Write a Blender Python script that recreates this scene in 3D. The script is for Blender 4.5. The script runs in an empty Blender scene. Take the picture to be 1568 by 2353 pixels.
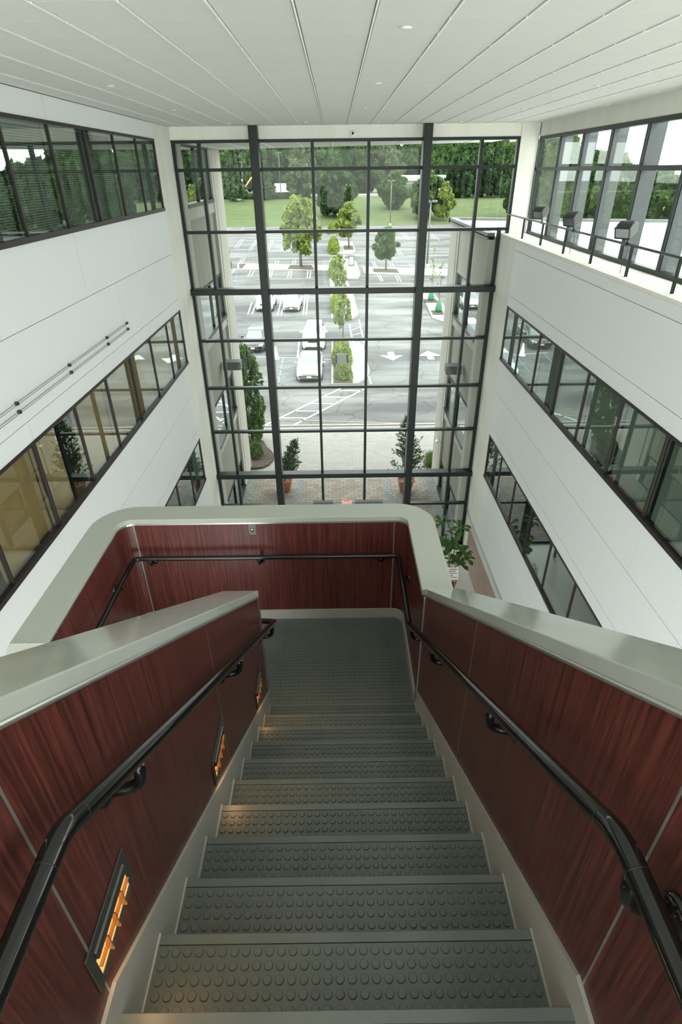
import bpy, math, random
from mathutils import Vector, Matrix
C = bpy.context.scene.collection
rnd = random.Random(7)
PI = math.pi

# ------------------------------------------------------------------ camera, world, light, exposure
F, PITCH, YAW, ROLL = 1291.1, math.radians(31.295), math.radians(0.107), math.radians(-0.70)
_cp, _sp, _cy, _sy = math.cos(PITCH), math.sin(PITCH), math.cos(YAW), math.sin(YAW)
fw = Vector((_sy * _cp, _cy * _cp, -_sp)); _r = Vector((_cy, -_sy, 0)); _u = _r.cross(fw)
rt = _r * math.cos(ROLL) + _u * math.sin(ROLL); up = -_r * math.sin(ROLL) + _u * math.cos(ROLL)
cam = bpy.data.cameras.new('camera'); co = bpy.data.objects.new('camera', cam); C.objects.link(co)
cam.sensor_fit = 'HORIZONTAL'; cam.sensor_width = 24.0; cam.lens = F / 1568 * 24.0
cam.clip_start = 0.05; cam.clip_end = 1500
M4 = Matrix((rt, up, -fw)).transposed().to_4x4()
co.matrix_world = M4
bpy.context.scene.camera = co

w = bpy.data.worlds.new('sky'); bpy.context.scene.world = w; w.use_nodes = True
nt = w.node_tree; bg = nt.nodes['Background']
tc = nt.nodes.new('ShaderNodeTexCoord'); sp = nt.nodes.new('ShaderNodeSeparateXYZ')
cr = nt.nodes.new('ShaderNodeValToRGB')
nt.links.new(tc.outputs['Generated'], sp.inputs[0]); nt.links.new(sp.outputs['Z'], cr.inputs[0])
cr.color_ramp.elements[0].position = 0.0; cr.color_ramp.elements[0].color = (0.97, 0.98, 0.94, 1)
cr.color_ramp.elements[1].position = 0.7; cr.color_ramp.elements[1].color = (0.95, 0.98, 0.96, 1)
nt.links.new(cr.outputs[0], bg.inputs[0]); bg.inputs[1].default_value = 1.0
sun = bpy.data.lights.new('hazy_sun', 'SUN'); sun.energy = 0.5; sun.angle = math.radians(25); sun.color = (1, 0.97, 0.9)
so = bpy.data.objects.new('hazy_sun', sun); C.objects.link(so); so.rotation_euler = (math.radians(28), math.radians(22), 0)
vs = bpy.context.scene.view_settings
vs.view_transform = 'Standard'; vs.look = 'None'; vs.gamma = 1.0; vs.use_curve_mapping = False; vs.exposure = 2.15

def at(px, py, ax, c):
    """point where the line of sight through a photo pixel meets a real plane"""
    d = fw * F + rt * (px - 784) - up * (py - 1176.5)
    return d * (c / d['XYZ'.index(ax)])
def ray(px, py):
    return (fw * F + rt * (px - 784) - up * (py - 1176.5)).normalized()

# ------------------------------------------------------------------ materials
def mat(name, col, rough=0.6, metal=0.0, spec=0.5, noise=None, bump=None, coat=0.0):
    m = bpy.data.materials.new(name); m.use_nodes = True
    n = m.node_tree; b = n.nodes['Principled BSDF']
    b.inputs['Base Color'].default_value = (*col, 1); b.inputs['Roughness'].default_value = rough
    b.inputs['Metallic'].default_value = metal; b.inputs['Specular IOR Level'].default_value = spec
    b.inputs['Coat Weight'].default_value = coat; b.inputs['Coat Roughness'].default_value = 0.08
    tcn = n.nodes.new('ShaderNodeTexCoord')
    if noise:
        sc, col2, lo, hi = noise[:4]
        mp = n.nodes.new('ShaderNodeMapping'); mp.inputs['Scale'].default_value = sc if isinstance(sc, tuple) else (sc,) * 3
        t = n.nodes.new('ShaderNodeTexNoise'); t.inputs['Scale'].default_value = 1.0; t.inputs['Detail'].default_value = noise[4] if len(noise) > 4 else 4
        r = n.nodes.new('ShaderNodeValToRGB')
        r.color_ramp.elements[0].position = lo; r.color_ramp.elements[0].color = (*col, 1)
        r.color_ramp.elements[1].position = hi; r.color_ramp.elements[1].color = (*col2, 1)
        n.links.new(tcn.outputs['Object'], mp.inputs[0]); n.links.new(mp.outputs[0], t.inputs[0])
        n.links.new(t.outputs[0], r.inputs[0]); n.links.new(r.outputs[0], b.inputs['Base Color'])
    if bump:
        t = n.nodes.new('ShaderNodeTexNoise'); t.inputs['Scale'].default_value = bump[0]; t.inputs['Detail'].default_value = 3
        bp = n.nodes.new('ShaderNodeBump'); bp.inputs['Strength'].default_value = bump[1]; bp.inputs['Distance'].default_value = bump[2]
        n.links.new(tcn.outputs['Object'], t.inputs[0]); n.links.new(t.outputs[0], bp.inputs['Height']); n.links.new(bp.outputs[0], b.inputs['Normal'])
    return m

def glass_mat(name, tint, fmin, fmax, power=3.0):
    """thin pane: see-through, mirror-like at grazing angles"""
    m = bpy.data.materials.new(name); m.use_nodes = True; n = m.node_tree
    for x in list(n.nodes): n.nodes.remove(x)
    o = n.nodes.new('ShaderNodeOutputMaterial'); mx = n.nodes.new('ShaderNodeMixShader')
    tr = n.nodes.new('ShaderNodeBsdfTransparent'); tr.inputs[0].default_value = (*tint, 1)
    gl = n.nodes.new('ShaderNodeBsdfGlossy'); gl.inputs['Roughness'].default_value = 0.0; gl.inputs[0].default_value = (0.95, 1, 0.98, 1)
    lw = n.nodes.new('ShaderNodeLayerWeight'); lw.inputs[0].default_value = 0.5
    pw = n.nodes.new('ShaderNodeMath'); pw.operation = 'POWER'; pw.inputs[1].default_value = power
    mr = n.nodes.new('ShaderNodeMapRange'); mr.inputs['To Min'].default_value = fmin; mr.inputs['To Max'].default_value = fmax
    n.links.new(lw.outputs['Facing'], pw.inputs[0]); n.links.new(pw.outputs[0], mr.inputs['Value'])
    n.links.new(mr.outputs[0], mx.inputs[0]); n.links.new(tr.outputs[0], mx.inputs[1]); n.links.new(gl.outputs[0], mx.inputs[2])
    n.links.new(mx.outputs[0], o.inputs[0])
    return m

def leaf_mat(name, a, b, scale=1.5):
    m = mat(name, a, 0.6, spec=0.25, noise=((scale,) * 3, b, 0.35, 0.65))
    n = m.node_tree; bs = n.nodes['Principled BSDF']; o = n.nodes['Material Output']
    tl = n.nodes.new('ShaderNodeBsdfTranslucent'); mx = n.nodes.new('ShaderNodeMixShader'); mx.inputs[0].default_value = 0.4
    src = bs.inputs['Base Color'].links[0].from_socket
    n.links.new(src, tl.inputs[0]); n.links.new(bs.outputs[0], mx.inputs[1]); n.links.new(tl.outputs[0], mx.inputs[2]); n.links.new(mx.outputs[0], o.inputs[0])
    return m

def tile_mat(name, col, joint, sx, sy, ox, oy, wj, bump=0.25, lined=None):
    m = mat(name, col, 0.9, noise=(90.0, tuple(c * 0.8 for c in col), 0.3, 0.7))
    return m

def brick_mat(name, c1, c2, mortar, scale, bw, bh, rough=0.85, msize=0.012, noise=True):
    m = mat(name, c1, rough); n = m.node_tree; b = n.nodes['Principled BSDF']
    tcn = n.nodes.new('ShaderNodeTexCoord'); br = n.nodes.new('ShaderNodeTexBrick')
    br.inputs['Color1'].default_value = (*c1, 1); br.inputs['Color2'].default_value = (*c2, 1); br.inputs['Mortar'].default_value = (*mortar, 1)
    br.inputs['Scale'].default_value = scale; br.inputs['Brick Width'].default_value = bw; br.inputs['Row Height'].default_value = bh; br.inputs['Mortar Size'].default_value = msize
    n.links.new(tcn.outputs['Object'], br.inputs[0]); n.links.new(br.outputs[0], b.inputs['Base Color'])
    return m

M = {}
M['panel'] = mat('wall_panel_laminate', (0.76, 0.79, 0.79), 0.5, spec=0.4, noise=(70.0, (0.72, 0.75, 0.75), 0.3, 0.7))
M['seam'] = mat('panel_joint', (0.16, 0.17, 0.17), 0.8)
M['cream'] = mat('cream_plaster', (0.78, 0.78, 0.71), 0.85, noise=((3, 3, 0.6), (0.72, 0.72, 0.64), 0.35, 0.7), bump=(60, 0.25, 0.004))
M['concrete'] = mat('precast_concrete', (0.39, 0.38, 0.34), 0.9, noise=((6, 6, 0.35), (0.33, 0.315, 0.275), 0.35, 0.7), bump=(40, 0.3, 0.006))
M['ribbed'] = mat('ribbed_concrete', (0.27, 0.26, 0.22), 0.95, noise=((14, 14, 0.25), (0.22, 0.21, 0.175), 0.35, 0.65))
M['tile'] = mat('acoustic_tile', (0.66, 0.66, 0.62), 0.95, noise=(120.0, (0.60, 0.60, 0.565), 0.35, 0.65))
M['tbar'] = mat('ceiling_grid_bar', (0.88, 0.88, 0.84), 0.35)
M['tgap'] = mat('ceiling_reveal', (0.12, 0.12, 0.11), 0.8)
M['frame'] = mat('dark_green_aluminium', (0.010, 0.018, 0.016), 0.38, metal=0.0, spec=0.32)
M['frameb'] = mat('bronze_aluminium', (0.022, 0.014, 0.015), 0.42, spec=0.35)
M['fin'] = mat('grey_fin', (0.055, 0.064, 0.066), 0.5, noise=(30.0, (0.075, 0.085, 0.088), 0.3, 0.7))
M['glass'] = glass_mat('clear_glazing', (0.96, 0.99, 0.975), 0.012, 0.55, 5.0)
M['glasswin'] = glass_mat('office_glazing', (0.80, 0.85, 0.82), 0.08, 0.72, 2.8)
M['glassext'] = glass_mat('outer_office_glazing', (0.4, 0.45, 0.44), 0.3, 0.9, 2.0)
M['blind'] = mat('blind_slat', (0.42, 0.45, 0.41), 0.6)
M['shade'] = mat('tan_roller_shade', (0.72, 0.43, 0.20), 0.9, noise=(5.0, (0.64, 0.37, 0.165), 0.3, 0.7))
M['office'] = mat('office_wall', (0.42, 0.36, 0.28), 0.9)
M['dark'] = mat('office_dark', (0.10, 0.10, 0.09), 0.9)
M['cap'] = mat('grey_solid_surface_cap', (0.42, 0.45, 0.40), 0.10, spec=0.65, noise=((2.2, 1.0, 1.0), (0.50, 0.54, 0.50), 0.4, 0.6))
M['capm'] = mat('matt_grey_cap', (0.42, 0.45, 0.39), 0.42, spec=0.4, noise=(150.0, (0.38, 0.41, 0.355), 0.3, 0.7))
M['metal'] = mat('brushed_metal_trim', (0.55, 0.57, 0.53), 0.3, metal=0.8)
M['skirt'] = mat('grey_painted_skirt', (0.44, 0.45, 0.41), 0.45, noise=((1, 1, 1), (0.40, 0.40, 0.36), 0.3, 0.7))
M['rubber'] = mat('studded_rubber', (0.110, 0.138, 0.124), 0.36, spec=0.5, noise=(3.0, (0.135, 0.158, 0.138), 0.35, 0.65))
M['nosing'] = mat('rubber_nosing', (0.135, 0.16, 0.145), 0.34, spec=0.5, noise=(5.0, (0.16, 0.182, 0.162), 0.35, 0.65))
M['rail'] = mat('black_nylon_rail', (0.008, 0.009, 0.009), 0.085, spec=0.5)
M['asphalt'] = mat('asphalt', (0.060, 0.062, 0.064), 0.95, noise=((0.12, 0.45, 1), (0.165, 0.168, 0.17), 0.38, 0.66, 9), bump=(8, 0.3, 0.02))
M['paint'] = mat('white_road_paint', (0.42, 0.43, 0.43), 0.8)
M['bluepaint'] = mat('blue_road_paint', (0.15, 0.20, 0.27), 0.8)
M['yellow'] = mat('yellow_road_paint', (0.27, 0.20, 0.10), 0.8)
M['walk'] = mat('pale_concrete_walk', (0.27, 0.265, 0.25), 0.9, noise=(2.0, (0.235, 0.23, 0.215), 0.3, 0.7))
M['mulch'] = mat('dark_mulch', (0.045, 0.032, 0.025), 1.0, noise=(14.0, (0.10, 0.07, 0.055), 0.35, 0.65), bump=(25, 0.9, 0.05))
M['grass'] = mat('lawn_grass', (0.034, 0.062, 0.011), 1.0, noise=((0.25, 0.9, 1), (0.075, 0.10, 0.024), 0.3, 0.7, 8))
M['paver'] = brick_mat('brick_pavers', (0.20, 0.15, 0.12), (0.27, 0.24, 0.20), (0.095, 0.09, 0.08), 1.0, 0.34, 0.21, msize=0.012)
M['paverb'] = brick_mat('border_pavers', (0.16, 0.175, 0.175), (0.22, 0.23, 0.215), (0.095, 0.095, 0.09), 1.0, 0.26, 0.25, msize=0.012)
M['paverl'] = brick_mat('pale_pavers', (0.245, 0.23, 0.215), (0.28, 0.27, 0.25), (0.19, 0.183, 0.17), 1.0, 0.34, 0.21, msize=0.012)
M['terrazzo'] = mat('terrazzo', (0.30, 0.30, 0.27), 0.35, noise=(60.0, (0.7, 0.69, 0.65), 0.45, 0.55))
M['roof'] = mat('white_roof_membrane', (0.8, 0.8, 0.79), 0.8, noise=(0.4, (0.74, 0.74, 0.74), 0.3, 0.7))
M['coping'] = mat('grey_coping', (0.10, 0.115, 0.11), 0.5)
M['terracotta'] = mat('terracotta', (0.42, 0.15, 0.08), 0.75, noise=(8.0, (0.5, 0.2, 0.12), 0.3, 0.7))
M['bark'] = mat('tree_bark', (0.12, 0.10, 0.08), 0.95, noise=((8, 8, 1.5), (0.2, 0.17, 0.14), 0.3, 0.7))
M['pwhite'] = mat('white_plastic', (0.75, 0.75, 0.72), 0.4)
M['black'] = mat('black_plastic', (0.012, 0.012, 0.013), 0.4)
M['red'] = mat('red_plastic', (0.55, 0.02, 0.02), 0.35)
M['bag'] = mat('green_watering_bag', (0.03, 0.16, 0.07), 0.5)
M['blue'] = mat('blue_plastic', (0.02, 0.06, 0.4), 0.4)
M['floorw'] = mat('upper_floor_rubber', (0.09, 0.115, 0.105), 0.5)
M['floodbody'] = mat('dark_lamp_housing', (0.022, 0.024, 0.023), 0.4)
M['lampbody'] = mat('grey_lamp_metal', (0.055, 0.066, 0.062), 0.5)
M['lampglass'] = glass_mat('lamp_glass', (0.8, 0.85, 0.85), 0.12, 0.9, 2)
M['tyre'] = mat('tyre_rubber', (0.015, 0.015, 0.016), 0.8)
M['carglass'] = mat('car_glass', (0.10, 0.13, 0.14), 0.04, spec=1.0, coat=1.0)
M['chrome'] = mat('chrome', (0.6, 0.62, 0.63), 0.15, metal=1.0)
M['plate'] = mat('licence_plate', (0.72, 0.66, 0.32), 0.5)
for nm, c in (('white', (0.5, 0.51, 0.51)), ('silver', (0.30, 0.32, 0.33)), ('blackpaint', (0.006, 0.006, 0.008)), ('pearl', (0.42, 0.43, 0.42))):
    M['car_' + nm] = mat('car_paint_' + nm, c, 0.3, spec=0.6, coat=1.0)
M['orange'] = mat('orange_paint', (0.62, 0.36, 0.12), 0.6)
M['skin_paper'] = mat('printed_card', (0.55, 0.57, 0.55), 0.6)
M['ink'] = mat('black_ink', (0.03, 0.03, 0.03), 0.7)
M['lightwood'] = mat('light_wood', (0.42, 0.22, 0.10), 0.6)
M['stone'] = mat('pinkish_stone', (0.40, 0.29, 0.24), 0.5, noise=(6.0, (0.34, 0.24, 0.2), 0.3, 0.7))

def cracks(m):
    n = m.node_tree; bs = n.nodes['Principled BSDF']; src = bs.inputs['Base Color'].links[0].from_socket
    tcn = n.nodes.new('ShaderNodeTexCoord'); nz = n.nodes.new('ShaderNodeTexNoise'); nz.inputs['Scale'].default_value = 0.9; nz.inputs['Detail'].default_value = 5
    ad = n.nodes.new('ShaderNodeVectorMath'); ad.operation = 'MULTIPLY_ADD'; ad.inputs[1].default_value = (1.6, 1.6, 0)
    vo = n.nodes.new('ShaderNodeTexVoronoi'); vo.feature = 'DISTANCE_TO_EDGE'; vo.inputs['Scale'].default_value = 0.28
    r = n.nodes.new('ShaderNodeMapRange'); r.inputs['From Max'].default_value = 0.02; r.inputs['To Min'].default_value = 0.6; r.inputs['To Max'].default_value = 1.0
    mu = n.nodes.new('ShaderNodeVectorMath'); mu.operation = 'SCALE'
    n.links.new(tcn.outputs['Object'], nz.inputs[0]); n.links.new(nz.outputs['Color'], ad.inputs[0]); n.links.new(tcn.outputs['Object'], ad.inputs[2]); n.links.new(ad.outputs[0], vo.inputs['Vector'])
    n.links.new(vo.outputs['Distance'], r.inputs['Value']); n.links.new(src, mu.inputs[0]); n.links.new(r.outputs[0], mu.inputs['Scale']); n.links.new(mu.outputs[0], bs.inputs['Base Color'])
cracks(M['asphalt'])

def wood_mat(name, a, b, c):
    m = mat(name, a, 0.33, spec=0.4); n = m.node_tree; bs = n.nodes['Principled BSDF']
    tcn = n.nodes.new('ShaderNodeTexCoord'); mp = n.nodes.new('ShaderNodeMapping'); mp.inputs['Scale'].default_value = (75, 75, 1.6)
    t1 = n.nodes.new('ShaderNodeTexNoise'); t1.inputs['Scale'].default_value = 1.0; t1.inputs['Detail'].default_value = 6; t1.inputs['Roughness'].default_value = 0.65; t1.inputs['Distortion'].default_value = 0.4
    r = n.nodes.new('ShaderNodeValToRGB'); e = r.color_ramp.elements
    e[0].position = 0.32; e[0].color = (*a, 1); e[1].position = 0.72; e[1].color = (*c, 1); q = e.new(0.5); q.color = (*b, 1)
    mp2 = n.nodes.new('ShaderNodeMapping'); mp2.inputs['Scale'].default_value = (260, 260, 14)
    t2 = n.nodes.new('ShaderNodeTexNoise'); t2.inputs['Scale'].default_value = 1.0; t2.inputs['Detail'].default_value = 2
    mr = n.nodes.new('ShaderNodeMapRange'); mr.inputs['From Min'].default_value = 0.3; mr.inputs['From Max'].default_value = 0.7; mr.inputs['To Min'].default_value = 0.78; mr.inputs['To Max'].default_value = 1.15
    mu = n.nodes.new('ShaderNodeVectorMath'); mu.operation = 'SCALE'
    n.links.new(tcn.outputs['Object'], mp.inputs[0]); n.links.new(mp.outputs[0], t1.inputs[0]); n.links.new(t1.outputs[0], r.inputs[0])
    n.links.new(tcn.outputs['Object'], mp2.inputs[0]); n.links.new(mp2.outputs[0], t2.inputs[0]); n.links.new(t2.outputs[0], mr.inputs['Value'])
    n.links.new(r.outputs[0], mu.inputs[0]); n.links.new(mr.outputs[0], mu.inputs['Scale']); n.links.new(mu.outputs[0], bs.inputs['Base Color'])
    return m
M['wood'] = wood_mat('mahogany_veneer', (0.042, 0.012, 0.0105), (0.098, 0.025, 0.020), (0.185, 0.050, 0.038))
M['fin2'] = mat('bronze_lamp_plate', (0.12, 0.125, 0.115), 0.35, metal=0.7)
M['glow'] = mat('amber_lamp', (1.0, 0.55, 0.2), 0.5)
_b = M['glow'].node_tree.nodes['Principled BSDF']; _b.inputs['Emission Color'].default_value = (1.0, 0.47, 0.13, 1); _b.inputs['Emission Strength'].default_value = 0.21
M['exitred'] = mat('lit_exit_letters', (0.8, 0.03, 0.03), 0.5)
_b = M['exitred'].node_tree.nodes['Principled BSDF']; _b.inputs['Emission Color'].default_value = (1.0, 0.05, 0.05, 1); _b.inputs['Emission Strength'].default_value = 0.25
LEAF = [leaf_mat('foliage_deep', (0.016, 0.050, 0.012), (0.055, 0.115, 0.028), 0.6), leaf_mat('foliage_mid', (0.036, 0.085, 0.018), (0.095, 0.17, 0.042), 0.6),
        leaf_mat('foliage_yellow', (0.13, 0.19, 0.035), (0.27, 0.33, 0.09), 0.8), leaf_mat('foliage_pale', (0.065, 0.105, 0.042), (0.13, 0.17, 0.075), 0.6),
        leaf_mat('foliage_conifer', (0.028, 0.068, 0.026), (0.085, 0.14, 0.055), 5.0), leaf_mat('foliage_lime', (0.12, 0.19, 0.022), (0.24, 0.30, 0.055), 3.0),
        leaf_mat('foliage_fig', (0.035, 0.10, 0.02), (0.09, 0.19, 0.04), 6.0)]

# ------------------------------------------------------------------ mesh helpers
class MB:
    def __init__(s): s.v = []; s.f = []; s.m = []; s.s = []
    def add(s, vs_, fs_, mi=0, sm=False):
        o = len(s.v); s.v += [tuple(p) for p in vs_]
        for f in fs_: s.f.append(tuple(i + o for i in f)); s.m.append(mi); s.s.append(sm)
        return s
    def box(s, x0, x1, y0, y1, z0, z1, mi=0, rot=None, loc=None):
        vs_ = [Vector((x, y, z)) for x in (x0, x1) for y in (y0, y1) for z in (z0, z1)]
        if rot is not None: vs_ = [rot @ p for p in vs_]
        if loc is not None: vs_ = [p + Vector(loc) for p in vs_]
        return s.add(vs_, [(0, 1, 3, 2), (4, 6, 7, 5), (0, 4, 5, 1), (2, 3, 7, 6), (0, 2, 6, 4), (1, 5, 7, 3)], mi)
    def prism(s, pts, d, mi=0):
        """closed polygon pts (3D) pushed along vector d"""
        n = len(pts); d = Vector(d); a = [Vector(p) for p in pts]; b = [p + d for p in a]
        fs_ = [tuple(range(n))[::-1], tuple(range(n, 2 * n))] + [(i, (i + 1) % n, n + (i + 1) % n, n + i) for i in range(n)]
        return s.add(a + b, fs_, mi)
    def tube(s, path, r, n=12, mi=0, caps=True):
        path = [Vector(p) for p in path]; k = len(path); vs_ = []
        rs = r if isinstance(r, (list, tuple)) else [r] * k
        t0 = (path[1] - path[0]).normalized(); ref = Vector((0, 0, 1)) if abs(t0.z) < 0.9 else Vector((1, 0, 0))
        nx = t0.cross(ref).normalized()
        for i, p in enumerate(path):
            t = ((path[min(i + 1, k - 1)] - p).normalized() + (p - path[max(i - 1, 0)]).normalized())
            t = t.normalized() if t.length > 1e-6 else t0
            nx = (nx - t * nx.dot(t)); nx = nx.normalized() if nx.length > 1e-6 else t.orthogonal().normalized()
            ny = t.cross(nx)
            sc = 1.0
            for j in range(n):
                a = 2 * PI * j / n; vs_.append(p + (nx * math.cos(a) + ny * math.sin(a)) * rs[i] * sc)
        fs_ = [(i * n + j, i * n + (j + 1) % n, (i + 1) * n + (j + 1) % n, (i + 1) * n + j) for i in range(k - 1) for j in range(n)]
        s.add(vs_, fs_, mi, True)
        if caps:
            o = len(s.v) - len(vs_)
            for q in (tuple(range(n))[::-1], tuple((k - 1) * n + j for j in range(n))):
                s.f.append(tuple(o + i for i in q)); s.m.append(mi); s.s.append(False)
        return s
    def lathe(s, prof, cen=(0, 0, 0), n=24, mi=0, sm=True, axis=None):
        vs_ = []; c = Vector(cen); k = len(prof)
        for (r, z) in prof:
            for j in range(n):
                a = 2 * PI * j / n; p = Vector((r * math.cos(a), r * math.sin(a), z))
                if axis is not None: p = axis @ p
                vs_.append(c + p)
        fs_ = [(i * n + j, i * n + (j + 1) % n, (i + 1) * n + (j + 1) % n, (i + 1) * n + j) for i in range(k - 1) for j in range(n)]
        s.add(vs_, fs_, mi, sm)
        return s
    def build(s, name, mats, parent=None, bevel=0.0, loc=None):
        me = bpy.data.meshes.new(name); me.from_pydata(s.v, [], s.f); me.update()
        for m in (mats if isinstance(mats, (list, tuple)) else [mats]): me.materials.append(m)
        me.polygons.foreach_set('material_index', s.m); me.polygons.foreach_set('use_smooth', s.s)
        o = bpy.data.objects.new(name, me); C.objects.link(o)
        if parent is not None: o.parent = parent
        if loc is not None: o.location = loc
        if bevel:
            b = o.modifiers.new('bevel', 'BEVEL'); b.width = bevel; b.segments = 2; b.limit_method = 'ANGLE'
        return o

def tag(o, label=None, cat=None, group=None, kind=None):
    if label: o['label'] = label
    if cat: o['category'] = cat
    if group: o['group'] = group
    if kind: o['kind'] = kind
    return o
def struct(o, label=None, cat=None): return tag(o, label, cat, None, 'structure')
def empty(name, loc=(0, 0, 0), rz=0):
    e = bpy.data.objects.new(name, None); C.objects.link(e); e.location = loc; e.rotation_euler = (0, 0, rz); e.empty_display_size = 0.2
    return e
def copy_tree(o, parent=None):
    c = o.copy(); C.objects.link(c)
    if parent is not None: c.parent = parent
    for ch in [x for x in C.objects if x.parent == o]: copy_tree(ch, c)
    return c
def arc(cx, cy, r, a0, a1, n=8):
    return [(cx + r * math.cos(math.radians(a0 + (a1 - a0) * i / n)), cy + r * math.sin(math.radians(a0 + (a1 - a0) * i / n))) for i in range(n + 1)]

# ------------------------------------------------------------------ key dimensions (eye level is z = 0)
GY, GZ = 18.1, -12.5              # glazed wall, ground / lobby floor
WL, WR, CEIL = -4.4, 4.75, 1.03
YB = -2.2                          # how far back the hall is built
BANDS = [(0.70, 1.03, 13.45, 2.98), (-1.86, -0.84, 13.45, 2.98), (-2.99, -1.86, 11.95, 6.0), (-3.28, -2.99, 13.45, 2.98),
         (-5.75, -4.78, 13.35, 2.98), (-6.87, -5.75, 11.8, 6.0), (-7.16, -6.87, 13.35, 2.98), (-9.7, -8.62, 13.3, 2.98), (-10.85, -9.7, 11.75, 6.0)]
STRIPS = [(-0.84, 0.70), (-4.78, -3.28), (-8.62, -7.16)]
YS = 16.35                         # end of panelling / windows
MULL = [16.32 - 1.475 * i for i in range(13)]

# ------------------------------------------------------------------ ground and site
g = MB(); g.box(-120, 160, 30.2, 172, GZ - 0.4, GZ)
lot = struct(g.build('parking_lot', M['asphalt']), 'weathered grey asphalt parking lot beyond the paved forecourt', 'parking lot')
g = MB(); g.box(-14, 14, GY + 0.15, 23.6, GZ - 0.4, GZ, 0)
pl = struct(g.build('forecourt', M['paver']), 'reddish brick paving between the two wings', 'paving')
g = MB(); g.box(-30, 40, 23.6, 30.0, GZ - 0.4, GZ, 0); g.build('outer_paving', M['paverl'], pl)
g = MB(); g.box(-4.35, -3.95, GY + 0.2, 25.2, GZ, GZ + 0.006); g.box(4.05, 4.45, GY + 0.2, 24.3, GZ, GZ + 0.006)
g.box(-2.05, -1.7, GY + 0.2, 23.6, GZ, GZ + 0.006); g.box(2.0, 2.35, GY + 0.2, 23.6, GZ, GZ + 0.006); g.build('border_paving', M['paverb'], pl)
g = MB(); g.box(-40, 50, 30.0, 30.2, GZ - 0.3, GZ + 0.06); struct(g.build('curb', M['walk']), 'pale concrete kerb between forecourt paving and driveway', 'curb')

def line(mb, a, b, wd=0.12, z=GZ, mi=0):
    p = at(*a, 'Z', z); q = at(*b, 'Z', z); p.z = q.z = z + 0.012
    d = (q - p); n = Vector((-d.y, d.x, 0)).normalized() * wd / 2
    mb.prism([p - n, q - n, q + n, p + n], (0, 0, 0.004), mi)
L = MB()
for a, b in [((611, 977), (783, 893)), ((670, 980), (838, 894)), ((745, 913), (799, 913)), ((716, 928), (767, 928)), ((678, 945), (736, 945)), ((649, 961), (705, 961)), ((780, 898), (832, 898))]:
    line(L, a, b, 0.16)
for a, b in [((651, 673), (638, 725)), ((659, 673), (646, 725)), ((703, 672), (697, 723)), ((709, 672), (704, 724)), ((579, 695), (570, 723)), ((588, 700), (579, 723)), ((596, 673), (590, 690)),
             ((612, 821), (684, 823)), ((741, 826), (761, 826)), ((688, 783), (684, 823)), ((612, 821), (570, 819)),
             ((666, 621), (661, 639)), ((671.6, 621), (667.7, 639)), ((708, 622), (706, 639)), ((714.6, 622), (712.3, 639.4)), ((865, 628.5), (876, 646)), ((871, 628.5), (881, 646)),
             ((907, 629.5), (915.5, 646.7)), ((913.6, 629.5), (922, 647.7)), ((855, 602), (862, 613)), ((860, 602), (869, 617)), ((894.5, 604), (902, 617)), ((901, 604), (908, 617)),
             ((522, 529), (538, 517)), ((554, 529), (566, 517)), ((539, 570.6), (555.5, 549)), ((546, 570.6), (561, 549)), ((571.5, 576), (589, 551)), ((577, 576), (592, 553)), ((612, 577), (626, 551)), ((618, 577), (630, 551)),
             ((645, 577), (656, 556)), ((651, 577), (661, 556)), ((550, 605.5), (557, 593)), ((555, 605.5), (563.5, 593)), ((632, 608), (634.5, 599)), ((638.5, 607), (641, 599)), ((672, 607), (675, 598)), ((678, 607), (680, 598)),
             ((533, 628), (542, 618)), ((570, 636), (578, 619)), ((577, 636), (586, 619)), ((618, 638), (622, 620)), ((622, 638), (628, 620)),
             ((737, 517), (760, 524)), ((920, 535), (938, 550)), ((927, 535), (945, 550)), ((985, 535), (1000, 550)), ((992, 537), (1010, 552)), ((912, 575), (920, 587)), ((918, 575), (926, 587)), ((941, 607), (950, 620)), ((947, 607), (957, 620)),
             ((940, 508), (955, 515)), ((975, 512), (992, 519)), ((893, 507), (905, 511)), ((803, 745), (812, 790)), ((825, 735), (838, 790)), ((803, 760), (828, 752)), ((805, 772), (831, 765)), ((848, 865), (853, 883)), ((736, 561), (756, 561)), ((774, 595), (776, 582)), ((790, 595), (792, 582))]:
    line(L, a, b, 0.14 if a[1] < 800 else 0.12)
def arrow(px, py, sgn):
    c = at(px, py, 'Z', GZ); z = GZ + 0.012
    L.prism([c + Vector((dx, dy * sgn, 0.012)) for dx, dy in ((-0.9, 0), (-0.25, 0), (-0.25, -1.0), (0.25, -1.0), (0.25, 0), (0.9, 0), (0, 1.4))], (0, 0, 0.004))
arrow(900, 817, -1); arrow(988, 818, 1)
L.build('painted_lines', M['paint'], lot)
L = MB()
for a, b in [((583, 821), (570, 865)), ((651, 823), (640, 882)), ((645, 836.5), (683, 827)), ((642, 850), (683, 840.5)), ((640, 865), (683, 855)), ((638, 882), (683, 871))]: line(L, a, b, 0.1)
L.build('blue_stall_lines', M['bluepaint'], lot)
L = MB(); line(L, (500, 961), (1060, 977), 0.12); L.build('yellow_line', M['yellow'], lot)

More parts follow.
